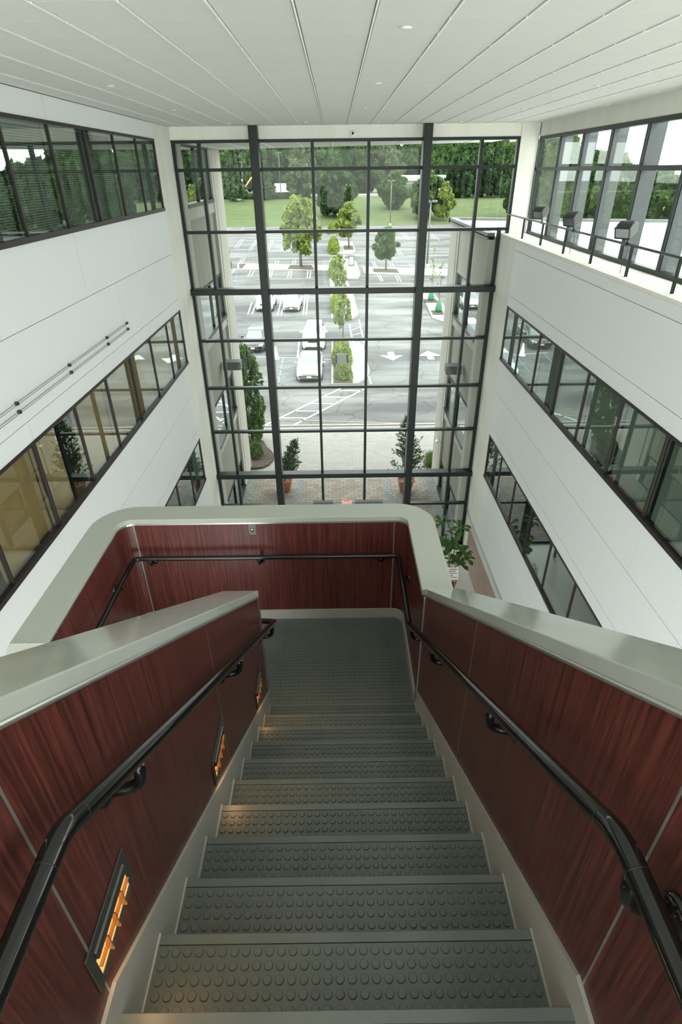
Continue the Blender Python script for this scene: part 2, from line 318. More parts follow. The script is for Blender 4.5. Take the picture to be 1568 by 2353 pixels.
def slab(pts, z0, h, m, name, parent=None):
    b = MB(); b.prism([Vector((*at(px, py, 'Z', z0 + h).xy, z0)) for px, py in pts], (0, 0, h)); return b.build(name, m, parent)
isl = []
def island(pts, label, beds):
    o = tag(slab(pts, GZ, 0.14, M['walk'], 'traffic_island'), label, 'traffic island')
    for b in beds: slab(b, GZ + 0.10, 0.09, M['mulch'], 'mulch_bed', o)
    return o
island([(761, 882), (762, 783), (803, 783), (822, 785), (836, 793), (844, 829), (851, 852), (843, 868), (822, 880)], 'kerbed island at the lot entrance with mulch strip and pale walkway', [[(767, 879), (766, 784), (802, 784), (811, 878)]])
island([(761, 730), (760, 668), (757, 640), (795, 640), (811, 668), (825, 722), (800, 738)], 'long kerbed island in mid lot behind the leafy young tree', [[(766, 730), (765, 668), (790, 668), (796, 725)]])
island([(764, 638), (759, 632), (757, 600), (762, 592), (776, 592), (812, 596), (820, 602), (829, 632), (822, 640)], 'kerbed island holding the bollard lamp and clipped shrub', [[(763, 632), (760, 601), (765, 596), (776, 600), (782, 634)]])
island([(775, 583), (758, 577), (757, 560), (762, 552), (810, 556), (818, 578), (808, 583)], 'small kerbed island with yellow shrub and square tree bed', [[(762, 577), (760, 556), (768, 552), (774, 579)], [(792, 573), (790, 564), (811, 564), (813, 573)]])
island([(757, 538), (757, 527), (771, 528), (771, 540)], 'farthest tiny kerbed island with round yellow shrub', [[(759, 537), (759, 529), (769, 529), (769, 538)]])
island([(545, 619), (545, 605), (757, 608), (757, 621)], 'pale concrete strip left of the walkway holding a maple', [[(662, 617), (668, 609), (716, 609), (722, 619)], [(550, 616), (550, 606), (565, 606), (556, 616)]])
island([(838, 628), (832, 613), (1030, 617), (1030, 633)], 'pale concrete strip right of the walkway holding round green tree', [[(859, 624), (858, 617), (912, 618), (917, 626)]])
island([(970, 676), (972, 673), (998, 674), (1032, 715), (1040, 738), (1016, 737), (994, 730)], 'kerbed island with two bare saplings beside the right wing', [[(974, 687), (1002, 687), (1007.6, 694.5), (978, 694.5)], [(991, 713), (1018, 714), (1020, 722), (996, 722)]])
# planting beds by the wings
tag(slab([(560, 1010), (570, 1000), (592, 1006), (606, 1013), (613, 1026), (623, 1034), (631, 1044), (628, 1056), (618, 1066), (603, 1073), (560, 1077)], GZ, 0.1, M['mulch'], 'planting_bed'), 'kidney shaped dark mulch bed at the end of the left wing', 'planting bed')
tag(slab([(973, 1058), (998, 1032), (1030, 1034), (1030, 1085), (986, 1083)], GZ, 0.1, M['mulch'], 'planting_bed'), 'pointed mulch bed at the foot of the right wing', 'planting bed')

# lawn berm and land behind
def terr(X, Y):
    if Y < 166: return GZ
    top = -7.6 - max(0, min(1, (X + 2) / 40)) * 1.6
    t = max(0, min(1, (Y - 166) / 46)); t = t * t * (3 - 2 * t) * 0.6 + t * 0.4
    return GZ + 0.15 + (top - GZ) * t
g = MB(); nx, ny = 60, 24; vv = []
for j in range(ny + 1):
    Y = 165.5 + j * 2.1 if j < ny else 420
    for i in range(nx + 1):
        X = -160 + i * 8.0; vv.append((X, Y, terr(X, Y) + 0.25 * math.sin(X * 0.07) * (1 if 4 < j < ny else 0)))
g.add(vv, [(j * (nx + 1) + i, j * (nx + 1) + i + 1, (j + 1) * (nx + 1) + i + 1, (j + 1) * (nx + 1) + i) for j in range(ny) for i in range(nx)], 0, True)
struct(g.build('lawn', M['grass']), 'green grass bank rising behind the parking lot', 'lawn')
g = MB(); g.box(-160, 40, 218, 232, -7.8, -7.2); struct(g.build('road', M['walk']), 'pale road running behind the grass bank', 'road')

# ------------------------------------------------------------------ vegetation
def leaves(mb, pts, s, n_vec=None, elong=1.6, mi=0):
    for p in pts:
        a = Vector((rnd.gauss(0, 1), rnd.gauss(0, 1), rnd.gauss(0, 1))).normalized(); b = a.orthogonal().normalized()
        b = Matrix.Rotation(rnd.random() * 6.28, 3, a) @ b; k = s * rnd.uniform(0.6, 1.3); c = a.cross(b)
        mb.add([p - b * k * elong / 2, p + c * k / 2, p + b * k * elong / 2, p - c * k / 2], [(0, 1, 2, 3)], mi)
def crown_pts(n, prof, lump, seed, zsq=1.0, hollow=0.55):
    """prof(t)->radius 0..1 for height t 0..1 ; clumps give an uneven outline"""
    r = random.Random(seed); cl = []
    for _ in range(lump):
        t = r.random(); a = r.random() * 6.28; R = prof(t) * (0.35 + 0.62 * r.random()); cl.append((R * math.cos(a), R * math.sin(a), t, 0.10 + 0.13 * r.random()))
    out = []
    while len(out) < n:
        c = r.choice(cl); d = Vector((r.gauss(0, 1), r.gauss(0, 1), r.gauss(0, 1))).normalized() * c[3] * (hollow + (1 - hollow) * r.random())
        p = Vector((c[0] + d.x, c[1] + d.y, c[2] + d.z * 0.55))
        out.append(p)
    return out
PROF = {'round': lambda t: math.sin(PI * min(1, max(0, t * 0.92 + 0.06))) ** 0.6, 'cone': lambda t: (1 - t) * 0.95 + 0.05, 'egg': lambda t: math.sin(PI * (0.08 + 0.88 * t ** 0.75)) ** 0.8, 'col': lambda t: 0.85 if t < 0.7 else 0.85 * (1 - t) / 0.3 + 0.1,
        'pine': lambda t: (1 - t) * (0.75 + 0.25 * math.cos(t * 40)) + 0.05}
_meshes = {}
def tree(label, group, loc, h, rad, prof='round', leaf=1, n=1800, ls=0.45, trunk=0.22, seed=1, cat='tree', name='tree', trunk_r=None, lump=60, key=None, lean=0, rz=0):
    """crown and trunk; key reuses one mesh for many trees (unit sized, scaled by the thing)"""
    root = empty(name, loc, rz); tag(root, label, cat, group)
    k = key or (prof, leaf, n, seed, round(ls / rad, 3), trunk, h, rad)
    if k not in _meshes:
        cp_ = MB(); pts = crown_pts(n, PROF[prof], lump, seed)
        pts = [Vector((p.x * rad + lean * (trunk + (1 - trunk) * p.z) * h, p.y * rad, (trunk + (1 - trunk) * p.z) * h)) for p in pts]
        leaves(cp_, pts, ls)
        tb = MB(); tr = trunk_r or rad * 0.025; top = Vector((lean * h * 0.8, 0, h * 0.8))
        tb.tube([(0, 0, 0), Vector((lean * h * trunk, 0, h * trunk)), top], [tr, tr * 0.8, tr * 0.15], 8)
        rr = random.Random(seed + 5)
        for i in range(9):
            t = trunk * 0.9 + (0.75 - trunk) * i / 9; a = rr.random() * 6.28; R = rad * 0.75 * PROF[prof](min(1, (t + 0.1 - trunk) / (1 - trunk) if t + 0.1 > trunk else 0.1))
            tb.tube([(lean * h * t, 0, h * t), (lean * h * t + R * 0.5 * math.cos(a), R * 0.5 * math.sin(a), h * (t + 0.06)), (lean * h * t + R * math.cos(a), R * math.sin(a), h * (t + 0.16))], [tr * 0.45, tr * 0.3, tr * 0.08], 6)
        co_ = cp_.build('foliage', LEAF[leaf], root); to_ = tb.build('trunk', M['bark'], root)
        _meshes[k] = (co_.data, to_.data, h, rad)
    else:
        a, b, h0, r0 = _meshes[k]
        for nm, me in (('foliage', a), ('trunk', b)):
            o = bpy.data.objects.new(nm, me); C.objects.link(o); o.parent = root
        root.scale = (rad / r0, rad / r0, h / h0)
    return root
def ptree(label, px, base, top, hw, **kw):
    """tree standing on the lot at the photo's base pixel, its top and half-width read from the photo"""
    p = at(px, base, 'Z', GZ + 0.15); Y = p.y; z1 = at(px, top, 'Y', Y).z; x1 = at(px + hw, (base + top) / 2, 'Y', Y).x; x0 = at(px, (base + top) / 2, 'Y', Y).x
    return tree(label, None, p, z1 - p.z, x1 - x0, **kw)
ptree('broad yellow green maple on the left concrete strip of the lot', 692, 613, 455, 50, prof='egg', leaf=2, n=6500, ls=0.42, trunk=0.26, seed=3, lump=110, name='maple_tree', trunk_r=0.22)
ptree('compact round green tree on the right concrete strip', 887, 621, 528, 31, prof='round', leaf=1, n=4200, ls=0.34, trunk=0.32, seed=11, lump=70, trunk_r=0.12)
ptree('pale yellow young tree on the small island in mid lot', 802, 569, 470, 34, prof='egg', leaf=2, n=3200, ls=0.5, trunk=0.30, seed=17, lump=60, trunk_r=0.14)
ptree('sparse upright young tree above the lime shrubs', 789, 782, 668, 24, prof='egg', leaf=2, n=1100, ls=0.2, trunk=0.30, seed=19, lump=46, trunk_r=0.06)
ptree('airy half bare young tree beside the bollard lamp island', 781, 680, 585, 22, prof='col', leaf=2, n=900, ls=0.22, trunk=0.2, seed=23, lump=40, trunk_r=0.06)
ptree('leafy tree half hidden behind the left wing corner', 522, 640, 540, 17, prof='col', leaf=2, n=1500, ls=0.3, trunk=0.25, seed=29, lump=40, trunk_r=0.1)
ptree('bare sapling with green bag farther from the entrance', 991, 690, 566, 9, prof='col', leaf=2, n=60, ls=0.16, trunk=0.35, seed=31, lump=30, trunk_r=0.05, name='sapling')
ptree('bare sapling with green bag nearer the right wing', 1008, 716, 600, 9, prof='col', leaf=3, n=40, ls=0.14, trunk=0.35, seed=37, lump=30, trunk_r=0.05, name='sapling')
for (px, py, lb) in ((991, 690, 'green watering bag wrapped round the farther sapling'), (1008, 716, 'green watering bag wrapped round the nearer sapling')):
    p = at(px, py, 'Z', GZ + 0.2); b = MB(); b.lathe([(0.001, 0), (0.34, 0), (0.36, 0.3), (0.24, 0.8), (0.12, 1.15), (0.08, 1.2)], p, 14); tag(b.build('watering_bag', M['bag']), lb, 'watering bag')
tree('tall narrow leafy tree just past the end of the left wing', None, Vector((-4.75, 28.2, GZ + 0.05)), 4.9, 0.95, prof='col', leaf=1, n=5200, ls=0.13, trunk=0.08, seed=41, lump=80, trunk_r=0.06)
def shrub(label, px, py, rx, ry, h, leaf=5, n=900, ls=0.12, seed=2, name='shrub', z=GZ + 0.15, group=None):
    p = at(px, py, 'Z', z); b = MB(); r = random.Random(seed); pts = []
    for _ in range(n):
        d = Vector((r.gauss(0, 1), r.gauss(0, 1), abs(r.gauss(0, 1)))).normalized() * (0.82 + 0.22 * r.random()); pts.append(p + Vector((d.x * rx, d.y * ry, d.z * h)))
    leaves(b, pts, ls, elong=1.3); return tag(b.build(name, LEAF[leaf]), label, 'shrub', group)
shrub('tall lime clipped shrub behind the dark sign', 786, 830, 0.75, 2.0, 1.5, n=2600, ls=0.16, seed=1)
shrub('low round lime shrub nearest the entrance drive', 790, 868, 0.62, 0.8, 1.0, n=1300, ls=0.14, seed=2)
shrub('lime shrub under the airy tree in mid lot', 772, 707, 0.6, 3.4, 1.3, n=1800, ls=0.2, seed=3)
shrub('yellow green hedge beside the bollard lamp walkway', 771, 628, 0.9, 5.5, 1.9, n=2400, ls=0.26, seed=4)
shrub('yellow clipped hedge on the small mid lot island', 767, 574, 1.0, 6.0, 2.0, n=2200, ls=0.3, seed=5)
shrub('farthest round yellow shrub on its own kerb', 763, 535, 1.0, 3.0, 2.0, n=900, ls=0.35, seed=6)
shrub('small leafy shrub on the kidney shaped mulch bed', 589, 1046, 0.35, 0.5, 0.7, leaf=1, n=700, ls=0.09, seed=7)
b = MB()
for i in range(900):
    p = at(990 + rnd.uniform(-9, 16), 1062 + rnd.uniform(-17, 12), 'Z', GZ + 0.1); d = Vector((rnd.gauss(0, 0.12), rnd.gauss(0, 0.12), rnd.uniform(0.2, 0.4)))
    q = d.orthogonal().normalized() * 0.012; b.add([p - q, p + q, p + d], [(0, 1, 2)])
tag(b.build('ornamental_grass', LEAF[1]), 'tuft of bright green ornamental grass against the right wing', 'grass', None, 'stuff')

# woodland
def wt(label, group, px, Y, top, hwpx, kind, key, **kw):
    x = at(px, 400, 'Y', Y).x; z0 = terr(x, Y) - 0.3; z1 = at(px, top, 'Y', Y).z
    rad = abs(at(px + hwpx, 420, 'Y', Y).x - x)
    return tree(label, group, Vector((x, Y, z0)), max(3, z1 - z0), rad, prof=kind[0], leaf=kind[1], n=kind[2], ls=kind[3], trunk=kind[4], seed=kind[5], lump=kind[6], key=key, rz=rnd.random() * 6.28, **kw)
K = {'a': ('round', 1, 6500, 0.8, 0.12, 51, 90), 'b': ('egg', 0, 6500, 0.8, 0.10, 52, 90), 'c': ('egg', 3, 6000, 0.8, 0.14, 53, 80), 'p': ('pine', 4, 3600, 0.7, 0.08, 54, 110), 'y': ('egg', 2, 2800, 0.7, 0.18, 55, 60)}
wt('large dense dark green tree at the foot of the grass bank', None, 765, 180, 372, 55, K['b'], 'dense', name='tree')
wt('bright green domed tree on the bank left of the white building', None, 905, 190, 400, 34, K['a'], 'dome', name='tree')
wt('bushy green tree in front of the right end of the bank', None, 988, 176, 398, 42, K['a'], 'dome', name='tree')
wt('yellow green young tree beside the right wing roof', None, 1028, 172, 425, 24, K['y'], 'yel', name='tree')
wt('grey green maple standing at the top of the bank', None, 690, 212, 372, 40, K['c'], 'pale', name='tree')
wt('thin dark pine on the bank left of the maple', None, 607, 208, 352, 28, K['p'], 'pine', name='pine_tree')
wt('dark pine on the bank next to the left wing', None, 536, 206, 345, 34, K['p'], 'pine', name='pine_tree')
lab = {'a': ('mid green leafy tree in the woods behind the lot', 'mid green woodland trees', 'dome'), 'b': ('deep green tree in the woods behind the lot', 'deep green woodland trees', 'dense'), 'c': ('greyish pale green tree in the woods behind the lot', 'pale green woodland trees', 'pale'), 'p': ('dark conifer in the woods behind the lot', 'conifers in the woods', 'pine')}
seq = 'bacabcabacbcab'
i = 0
for row, (Y, off, step, t0) in enumerate(((238, 0, 46, 326), (262, 22, 50, 308))):
    px = 470 + off
    while px < 1215:
        k = seq[i % len(seq)]; i += 1
        if row == 0 and 925 < px < 985: px += step; continue
        wt(lab[k][0], lab[k][1], px + rnd.uniform(-8, 8), Y + rnd.uniform(-5, 5), t0 + rnd.uniform(-6, 16) + (14 if px > 1130 else 0), 42, K[k], lab[k][2])
        px += step
px = 1215
tops = [(1215, 318), (1300, 325), (1340, 345), (1420, 372), (1500, 398), (1568, 402), (1700, 400)]
while px < 1660:
    k = 'acbpabcap'[i % 9]; i += 1
    tp = next(a[1] + (b_[1] - a[1]) * (px - a[0]) / (b_[0] - a[0]) for a, b_ in zip(tops, tops[1:]) if px <= b_[0])
    wt(lab[k][0], lab[k][1], px, 170 + rnd.uniform(-8, 8), tp + rnd.uniform(-6, 8), 50, K[k], lab[k][2]); px += 40
# low junipers on the bank top
for j, px in enumerate((512, 530, 552, 572, 592, 622, 640, 660, 680, 698)):
    x = at(px, 440, 'Y', 211).x; b = MB(); r = random.Random(j)
    pts = [Vector((r.uniform(-2.2, 2.2), r.uniform(-1.2, 1.2), abs(r.gauss(0.5, 0.35)))) for _ in range(420)]
    leaves(b, pts, 0.5); tag(b.build('juniper_bush', LEAF[4], loc=(x, 211, terr(x, 211) - 0.1)), 'low spreading dark juniper along the top of the bank', 'shrub', 'junipers on the grass bank')
# boulder on lawn
p = at(548, 459, 'Y', 206); b = MB(); b.lathe([(0.001, -0.2), (1.2, -0.1), (1.3, 0.2), (0.8, 0.5), (0.001, 0.6)], (p.x, 206, terr(p.x, 206)), 9); tag(b.build('boulder', M['walk']), 'flat pale boulder lying on the grass bank', 'boulder')

# far building, truck, van, digger
bl = empty('distant_building', (at(960, 430, 'Y', 225).x, 225, terr(30, 225))); tag(bl, 'low white flat roofed building behind the trees with dark entrance', 'building')
b = MB(); b.box(-9, 9, 0, 12, 0, 6.2); b.build('wall', M['pwhite'], bl)
b = MB(); b.box(-9.5, 9.5, -0.6, 12.4, 6.2, 7.0); b.build('roof', M['roof'], bl)
b = MB(); b.box(-4.6, 2.8, -0.1, 0.2, 0.2, 4.6); b.build('entrance', M['dark'], bl)
b = MB(); b.box(-9.05, 9.05, -0.25, 0.1, 4.8, 5.5); b.build('canopy_band', M['coping'], bl)
x = at(652, 430, 'Y', 224).x; t = empty('box_truck', (x, 224, -7.2)); tag(t, 'pale box truck parked beyond the bank behind a dark pole', 'truck')
b = MB(); b.box(-3.0, 2.2, -1.2, 1.2, 1.0, 3.6); b.build('cargo_box', M['pwhite'], t, 0.05)
b = MB(); b.prism([(2.3, -1.1, 0.6), (4.2, -1.1, 0.6), (4.2, -1.1, 1.5), (3.6, -1.1, 2.6), (2.3, -1.1, 2.6)], (0, 2.2, 0)); b.build('cab', M['car_white'], t, 0.05)
for wx in (-1.8, 3.2):
    b = MB(); b.lathe([(0.001, -1.25), (0.5, -1.25), (0.5, -0.95), (0.001, -0.95)], (wx, 0, 0.5), 14, axis=Matrix.Rotation(PI / 2, 3, 'X')); b.build('wheel', M['tyre'], t)
x = at(556, 425, 'Y', 226).x; t = empty('excavator', (x, 226, -7.2)); tag(t, 'orange excavator with raised arm behind the pines', 'excavator')
b = MB(); b.box(-2.6, -0.2, -1.2, 1.2, 0, 0.9); b.build('track', M['black'], t)
b = MB(); b.box(-2.8, 0.2, -1.1, 1.1, 0.9, 2.2); b.box(-0.9, 0.3, -1.1, 0.2, 2.2, 3.2); b.build('cab', M['orange'], t, 0.05)
b = MB(); b.tube([(0.2, 0, 1.6), (3.4, 0, 5.2), (5.6, 0, 6.6)], 0.28, 8); b.build('boom', M['orange'], t)
b = MB(); b.tube([(5.6, 0, 6.6), (6.6, 0, 3.4)], 0.2, 8); b.box(6.1, 7.2, -0.5, 0.5, 2.6, 3.4); b.build('bucket_arm', M['orange'], t)

# light poles
def pole(label, px, base, top, Y=None, name='lamp_post'):
    if Y is None: p = at(px, base, 'Z', GZ); Y = p.y
    else: p = at(px, base, 'Y', Y)
    z1 = at(px, top, 'Y', Y).z; t = empty(name, (p.x, Y, p.z)); tag(t, label, 'lamp post')
    b = MB(); b.lathe([(0.28, 0), (0.28, 0.7), (0.001, 0.7)], n=14); b.build('base', M['walk'], t)
    b = MB(); b.tube([(0, 0, 0.6), (0, 0, z1 - p.z)], [0.14, 0.1], 8); b.build('pole', M['coping'], t)
    b = MB(); b.box(-0.9, -0.15, -0.25, 0.25, z1 - p.z - 0.15, z1 - p.z + 0.1); b.box(0.15, 0.9, -0.25, 0.25, z1 - p.z - 0.15, z1 - p.z + 0.1); b.box(-0.2, 0.2, -0.06, 0.06, z1 - p.z - 0.08, z1 - p.z); b.build('lamp_head', M['coping'], t)
pole('tall dark lamp post on the bank behind the big maple', 645.5, 441, 350, 216); pole('shorter dark lamp post near the excavator', 560, 432, 372, 216)
pole('slender lamp post at the lot edge above the round green tree', 897, 520, 415); pole('tall dark lamp post right of the right steel post', 981, 618, 462)

# bollard lamp on the walkway
p = at(808, 636, 'Z', GZ + 0.14); z1 = at(808, 586, 'Y', p.y).z; hh = z1 - p.z
t = empty('bollard_lamp', p); tag(t, 'square lantern lamp on a pale post beside the walkway', 'lamp')
b = MB(); b.box(-0.1, 0.1, -0.1, 0.1, 0, hh - 1.2); b.build('post', M['pwhite'], t)
b = MB()
for sx in (-1, 1):
    for sy in (-1, 1): b.box(sx * 0.32 - 0.05, sx * 0.32 + 0.05, sy * 0.32 - 0.05, sy * 0.32 + 0.05, hh - 1.2, hh)
b.box(-0.42, 0.42, -0.42, 0.42, hh - 0.12, hh); b.box(-0.42, 0.42, -0.42, 0.42, hh - 1.3, hh - 1.18); b.build('lantern_frame', M['coping'], t)
b = MB(); b.box(-0.26, 0.26, -0.26, 0.26, hh - 1.15, hh - 0.15); b.build('diffuser', M['pwhite'], t)
# sign at entrance island
p = at(786, 872, 'Z', GZ + 0.15); t = empty('site_sign', p); tag(t, 'dark blank backed sign on posts among the lime shrubs', 'sign')
b = MB(); b.box(-0.40, 0.42, 0.0, 0.06, 1.15, 1.75); b.build('sign_panel', M['coping'], t)
for sx in (-0.36, 0.38):
    b = MB(); b.box(sx - 0.04, sx + 0.04, 0.0, 0.06, 0, 1.7); b.build('post', M['coping'], t)
# white cone-like marker
p = at(635, 824, 'Z', GZ); b = MB(); b.lathe([(0.3, 0), (0.3, 0.05), (0.2, 0.06), (0.05, 0.95), (0.001, 0.97)], p, 14); tag(b.build('traffic_cone', M['pwhite']), 'white cone standing beside the left steel post in the lot', 'traffic cone')

# ------------------------------------------------------------------ cars
def car(label, px, py, paint, kind='sedan', wd=1.82):
    p = at(px, py, 'Z', GZ); t = empty('car', p); tag(t, label, 'car')
    suv = kind == 'suv'; H = 1.68 if suv else 1.45; Lc = 4.7; hw = wd / 2; bz = 0.22 if suv else 0.0
    st = [(0.0, 0.80, 0.62), (0.06, 0.90, 0.68), (0.25, 0.96, 0.74), (0.7, 0.99, 0.84), (1.15, 1.0, 0.92), (1.5, 1.0, 0.96), (3.3, 1.0, 0.98), (3.9, 0.985, 1.0), (4.4, 0.95, 0.99), (4.6, 0.90, 0.93), (4.7, 0.84, 0.75)]
    b = MB(); vs_ = []; sec = 15
    for y, wf, zt in st:
        W = hw * wf; zt += bz * 0.9; zb = 0.2 + (0.12 if y in (0.0, 4.7) else 0)
        half = [(0, zt + 0.035), (W * 0.45, zt + 0.03), (W * 0.78, zt), (W * 0.93, zt - 0.07), (W, zt - 0.2), (W, 0.5), (W * 0.97, 0.32), (W * 0.9, zb)]
        vs_ += [(x, y, z) for x, z in half[::-1]] + [(-x, y, z) for x, z in half[1:]]
    n = sec; k = len(st)
    b.add(vs_, [(i * n + j, i * n + j + 1, (i + 1) * n + j + 1, (i + 1) * n + j) for i in range(k - 1) for j in range(n - 1)], 0, True)
    b.add(vs_[:n], [tuple(range(n))[::-1]]); b.add(vs_[-n:], [tuple(range(n))])
    # cabin
    rb = (3.95, 4.45) if suv else (3.15, 4.0)
    wy0, wy1 = (1.2, 2.0)
    z0 = 0.92 + bz; cb = [(hw * 0.86, wy0, z0), (hw * 0.86, rb[1], z0 + 0.03), (-hw * 0.86, rb[1], z0 + 0.03), (-hw * 0.86, wy0, z0)]
    ct = [(hw * 0.64, wy1, H - 0.05), (hw * 0.64, rb[0], H - 0.06), (-hw * 0.64, rb[0], H - 0.06), (-hw * 0.64, wy1, H - 0.05)]
    cc = [(hw * 0.5, wy1 + 0.18, H), (hw * 0.5, rb[0] - 0.2, H), (-hw * 0.5, rb[0] - 0.2, H), (-hw * 0.5, wy1 + 0.18, H)]
    b.add(cb + ct + cc, [(0, 1, 5, 4), (1, 2, 6, 5), (2, 3, 7, 6), (3, 0, 4, 7), (4, 5, 9, 8), (5, 6, 10, 9), (6, 7, 11, 10), (7, 4, 8, 11), (8, 9, 10, 11)], 0, False)
    b.build('body', M[paint], t, 0.03)
    def q(c, a0, a1, b0, b1, off):   # pane on a bilinear face
        f = lambda u, v: (Vector(c[0]) * (1 - u) + Vector(c[1]) * u) * (1 - v) + (Vector(c[3]) * (1 - u) + Vector(c[2]) * u) * v
        pts = [f(a0, b0), f(a1, b0), f(a1, b1), f(a0, b1)]; nn = (pts[1] - pts[0]).cross(pts[3] - pts[0]).normalized() * off
        return [x_ + nn for x_ in pts], nn
    for nm, idx, rng in (('windshield', (3, 0, 4, 7), (0.06, 0.94, 0.03, 0.93)), ('rear_window', (1, 2, 6, 5), (0.08, 0.92, 0.1, 0.9)), ('side_window', (0, 1, 5, 4), (0.08, 0.92, 0.1, 0.88)), ('side_window', (2, 3, 7, 6), (0.08, 0.92, 0.1, 0.88))):
        A = cb + ct; pts, nn = q([A[i_] for i_ in idx], *rng, 0.012); g_ = MB(); g_.prism([x_ - nn * 1.5 for x_ in pts], nn * 2); g_.build(nm, M['carglass'], t)
    for wx in (-1, 1):
        for wy in (0.85, 3.75):
            g_ = MB(); ax = Matrix.Rotation(PI / 2, 3, 'Y'); r_ = 0.34
            g_.lathe([(0.001, 0.06), (0.2, 0.08), (0.22, 0.11), (r_ - 0.03, 0.11), (r_, 0.08), (r_, -0.11), (0.001, -0.11)], (wx * (hw - 0.09), wy, r_), 18, axis=ax if wx > 0 else ax @ Matrix.Rotation(PI, 3, 'X')); g_.build('wheel', M['tyre'], t)
        g_ = MB(); g_.box(-0.11, 0.11, -0.06, 0.06, -0.07, 0.07, loc=(wx * (hw + 0.08), 1.5, 1.0 + bz)); g_.build('side_mirror', M[paint], t, 0.03)
        hy = 0.02
        g_ = MB(); z_ = 0.62 + bz; g_.prism([(wx * hw * 0.52, hy, z_ - 0.04), (wx * hw * 0.86, hy + 0.14, z_ - 0.02), (wx * hw * 0.90, hy + 0.30, z_ + 0.11), (wx * hw * 0.58, hy + 0.10, z_ + 0.07)], (0, -0.09, 0)); g_.build('headlight', M['chrome'], t)
    g_ = MB(); g_.box(-0.4, 0.4, -0.025, 0.06, 0.50 + bz, 0.62 + bz); g_.build('grille', M['chrome'] if kind == 'sedan' else M['black'], t, 0.01)
    g_ = MB(); g_.box(-0.62, 0.62, -0.02, 0.06, 0.28, 0.38); g_.build('air_intake', M['black'], t, 0.01)
    g_ = MB(); g_.box(-0.16, 0.16, -0.05, 0.0, 0.38, 0.48); g_.build('license_plate', M['plate'], t)
    return t
car('silver sedan parked nearest the entrance drive', 711, 881, 'car_silver'); car('white SUV parked directly behind the silver sedan', 721, 808, 'car_white', 'suv', 1.9)
car('black sedan parked at the left beside the left steel post', 582, 813, 'car_blackpaint'); car('pale silver car in the back row right of the steel post', 670, 719, 'car_pearl')
car('white SUV in the back row half behind the left steel post', 608, 718, 'car_white', 'suv')

# ------------------------------------------------------------------ building wings outside
def wing(name, sx, X, Yend, ztop, label):
    w_ = empty(name, (X, GY, GZ)); tag(w_, label, 'building wing')
    def P(mb, nm, m, bev=0): o = mb.build(nm, m, w_, bev); o.location = (-X, -GY, -GZ); return o
    X2 = X + sx * 6; xr = X + sx * 0.12; xr2 = X + sx * 0.10
    def bx(mb, xa, xb, *r): mb.box(min(xa, xb), max(xa, xb), *r)
    ya, yb = (18.85, 22.95) if sx < 0 else (18.55, 22.55)                 # window bay between the pilaster and the end block
    strips = [s for s in STRIPS if s[1] < ztop + 0.1]
    m1 = MB(); bx(m1, X, X2, GY + 0.05, ya, GZ, ztop); bx(m1, X, X2, yb + 0.42, Yend, GZ, ztop); bx(m1, X, X2, yb, yb + 0.34, GZ, ztop); bx(m1, X + sx * 0.15, X2, yb + 0.34, yb + 0.42, GZ, ztop)
    for (a, b_) in [(strips[0][1], ztop)] if strips[0][1] < ztop else []: bx(m1, X + sx * 0.03, X2, ya, yb, a, b_)
    P(m1, 'wall', M['concrete'])
    m2 = MB(); m3 = MB(); m4 = MB(); m5 = MB()
    lows = [s[0] for s in strips]; tops_ = [s[1] for s in strips[1:]] + [-11.1]
    for a, b_ in zip(lows, tops_):
        bx(m2, X + sx * 0.03, X2, ya, yb, a - 0.40, a - 0.08)         # smooth spandrel
        bx(m3, X + sx * 0.10, X2, ya, yb, b_, a - 0.40)               # ribbed spandrel
    P(m2, 'spandrel', M['concrete']); P(m3, 'ribbed_spandrel', M['ribbed'])
    for i_, s in enumerate(strips + [(GZ + 0.1, -11.1)]):
        m4 = MB(); m5 = MB(); a, b_ = s
        bx(m4, X - sx * 0.02, X + sx * 0.14, ya, yb, a - 0.08, a + 0.03); bx(m4, xr - sx * 0.06, xr + sx * 0.03, ya, yb, b_ - 0.06, b_)
        for y in (ya + 0.03, (ya + yb) / 2, yb - 0.03): bx(m4, xr - sx * 0.05, xr + sx * 0.03, y - 0.025, y + 0.025, a, b_)
        f = P(m4, 'window_frame', M['frame']); bx(m5, xr, xr + sx * 0.01, ya, yb, a, b_); o = m5.build('pane', M['glassext'], f)
        m6 = MB(); bx(m6, xr + sx * 0.3, xr + sx * 0.35, ya, yb, a - 0.1, b_ + 0.1); m6.build('blind', M['dark'], f)  # added dark backing sheet, stands in for the dim room behind the pane
    return w_, P
wl, P = wing('office_wing', -1, -4.35, 24.95, 0.73, 'cream concrete left wing with recessed window bays beyond the glazed wall')
wr, P = wing('office_wing', 1, 4.45, 24.3, -1.72, 'cream concrete right wing with flat white roof beyond the glazed wall')
g = MB(); g.prism([(4.40, GY + 0.05, -1.72), (4.40, 24.6, -1.72), (13, 21.8, -1.72), (60, 8, -1.72), (60, YB, -1.72), (5.6, YB, -1.72), (5.6, GY + 0.05, -1.72)], (0, 0, 0.03)); P(g, 'flat_roof', M['roof'])
g = MB(); g.box(4.40, 4.62, GY + 0.05, 24.6, -1.78, -1.60); g.prism([(4.40, 24.6, -1.78), (13, 21.8, -1.78), (60, 8, -1.78), (60, 7.8, -1.78), (13, 21.58, -1.78), (4.40, 24.38, -1.78)], (0, 0, 0.18)); P(g, 'parapet_coping', M['coping'])
g = MB(); g.prism([(-9, 27.5, 0.73), (-4.4, 25.7, 0.73), (5.05, 21.6, 0.73), (5.05, GY + 0.06, 0.73), (-9, GY + 0.06, 0.73)], (0, 0, 0.5))
sof = struct(g.build('soffit', M['tile']), 'beige ribbed soffit overhanging outside the glazed wall', 'soffit')
g = MB()
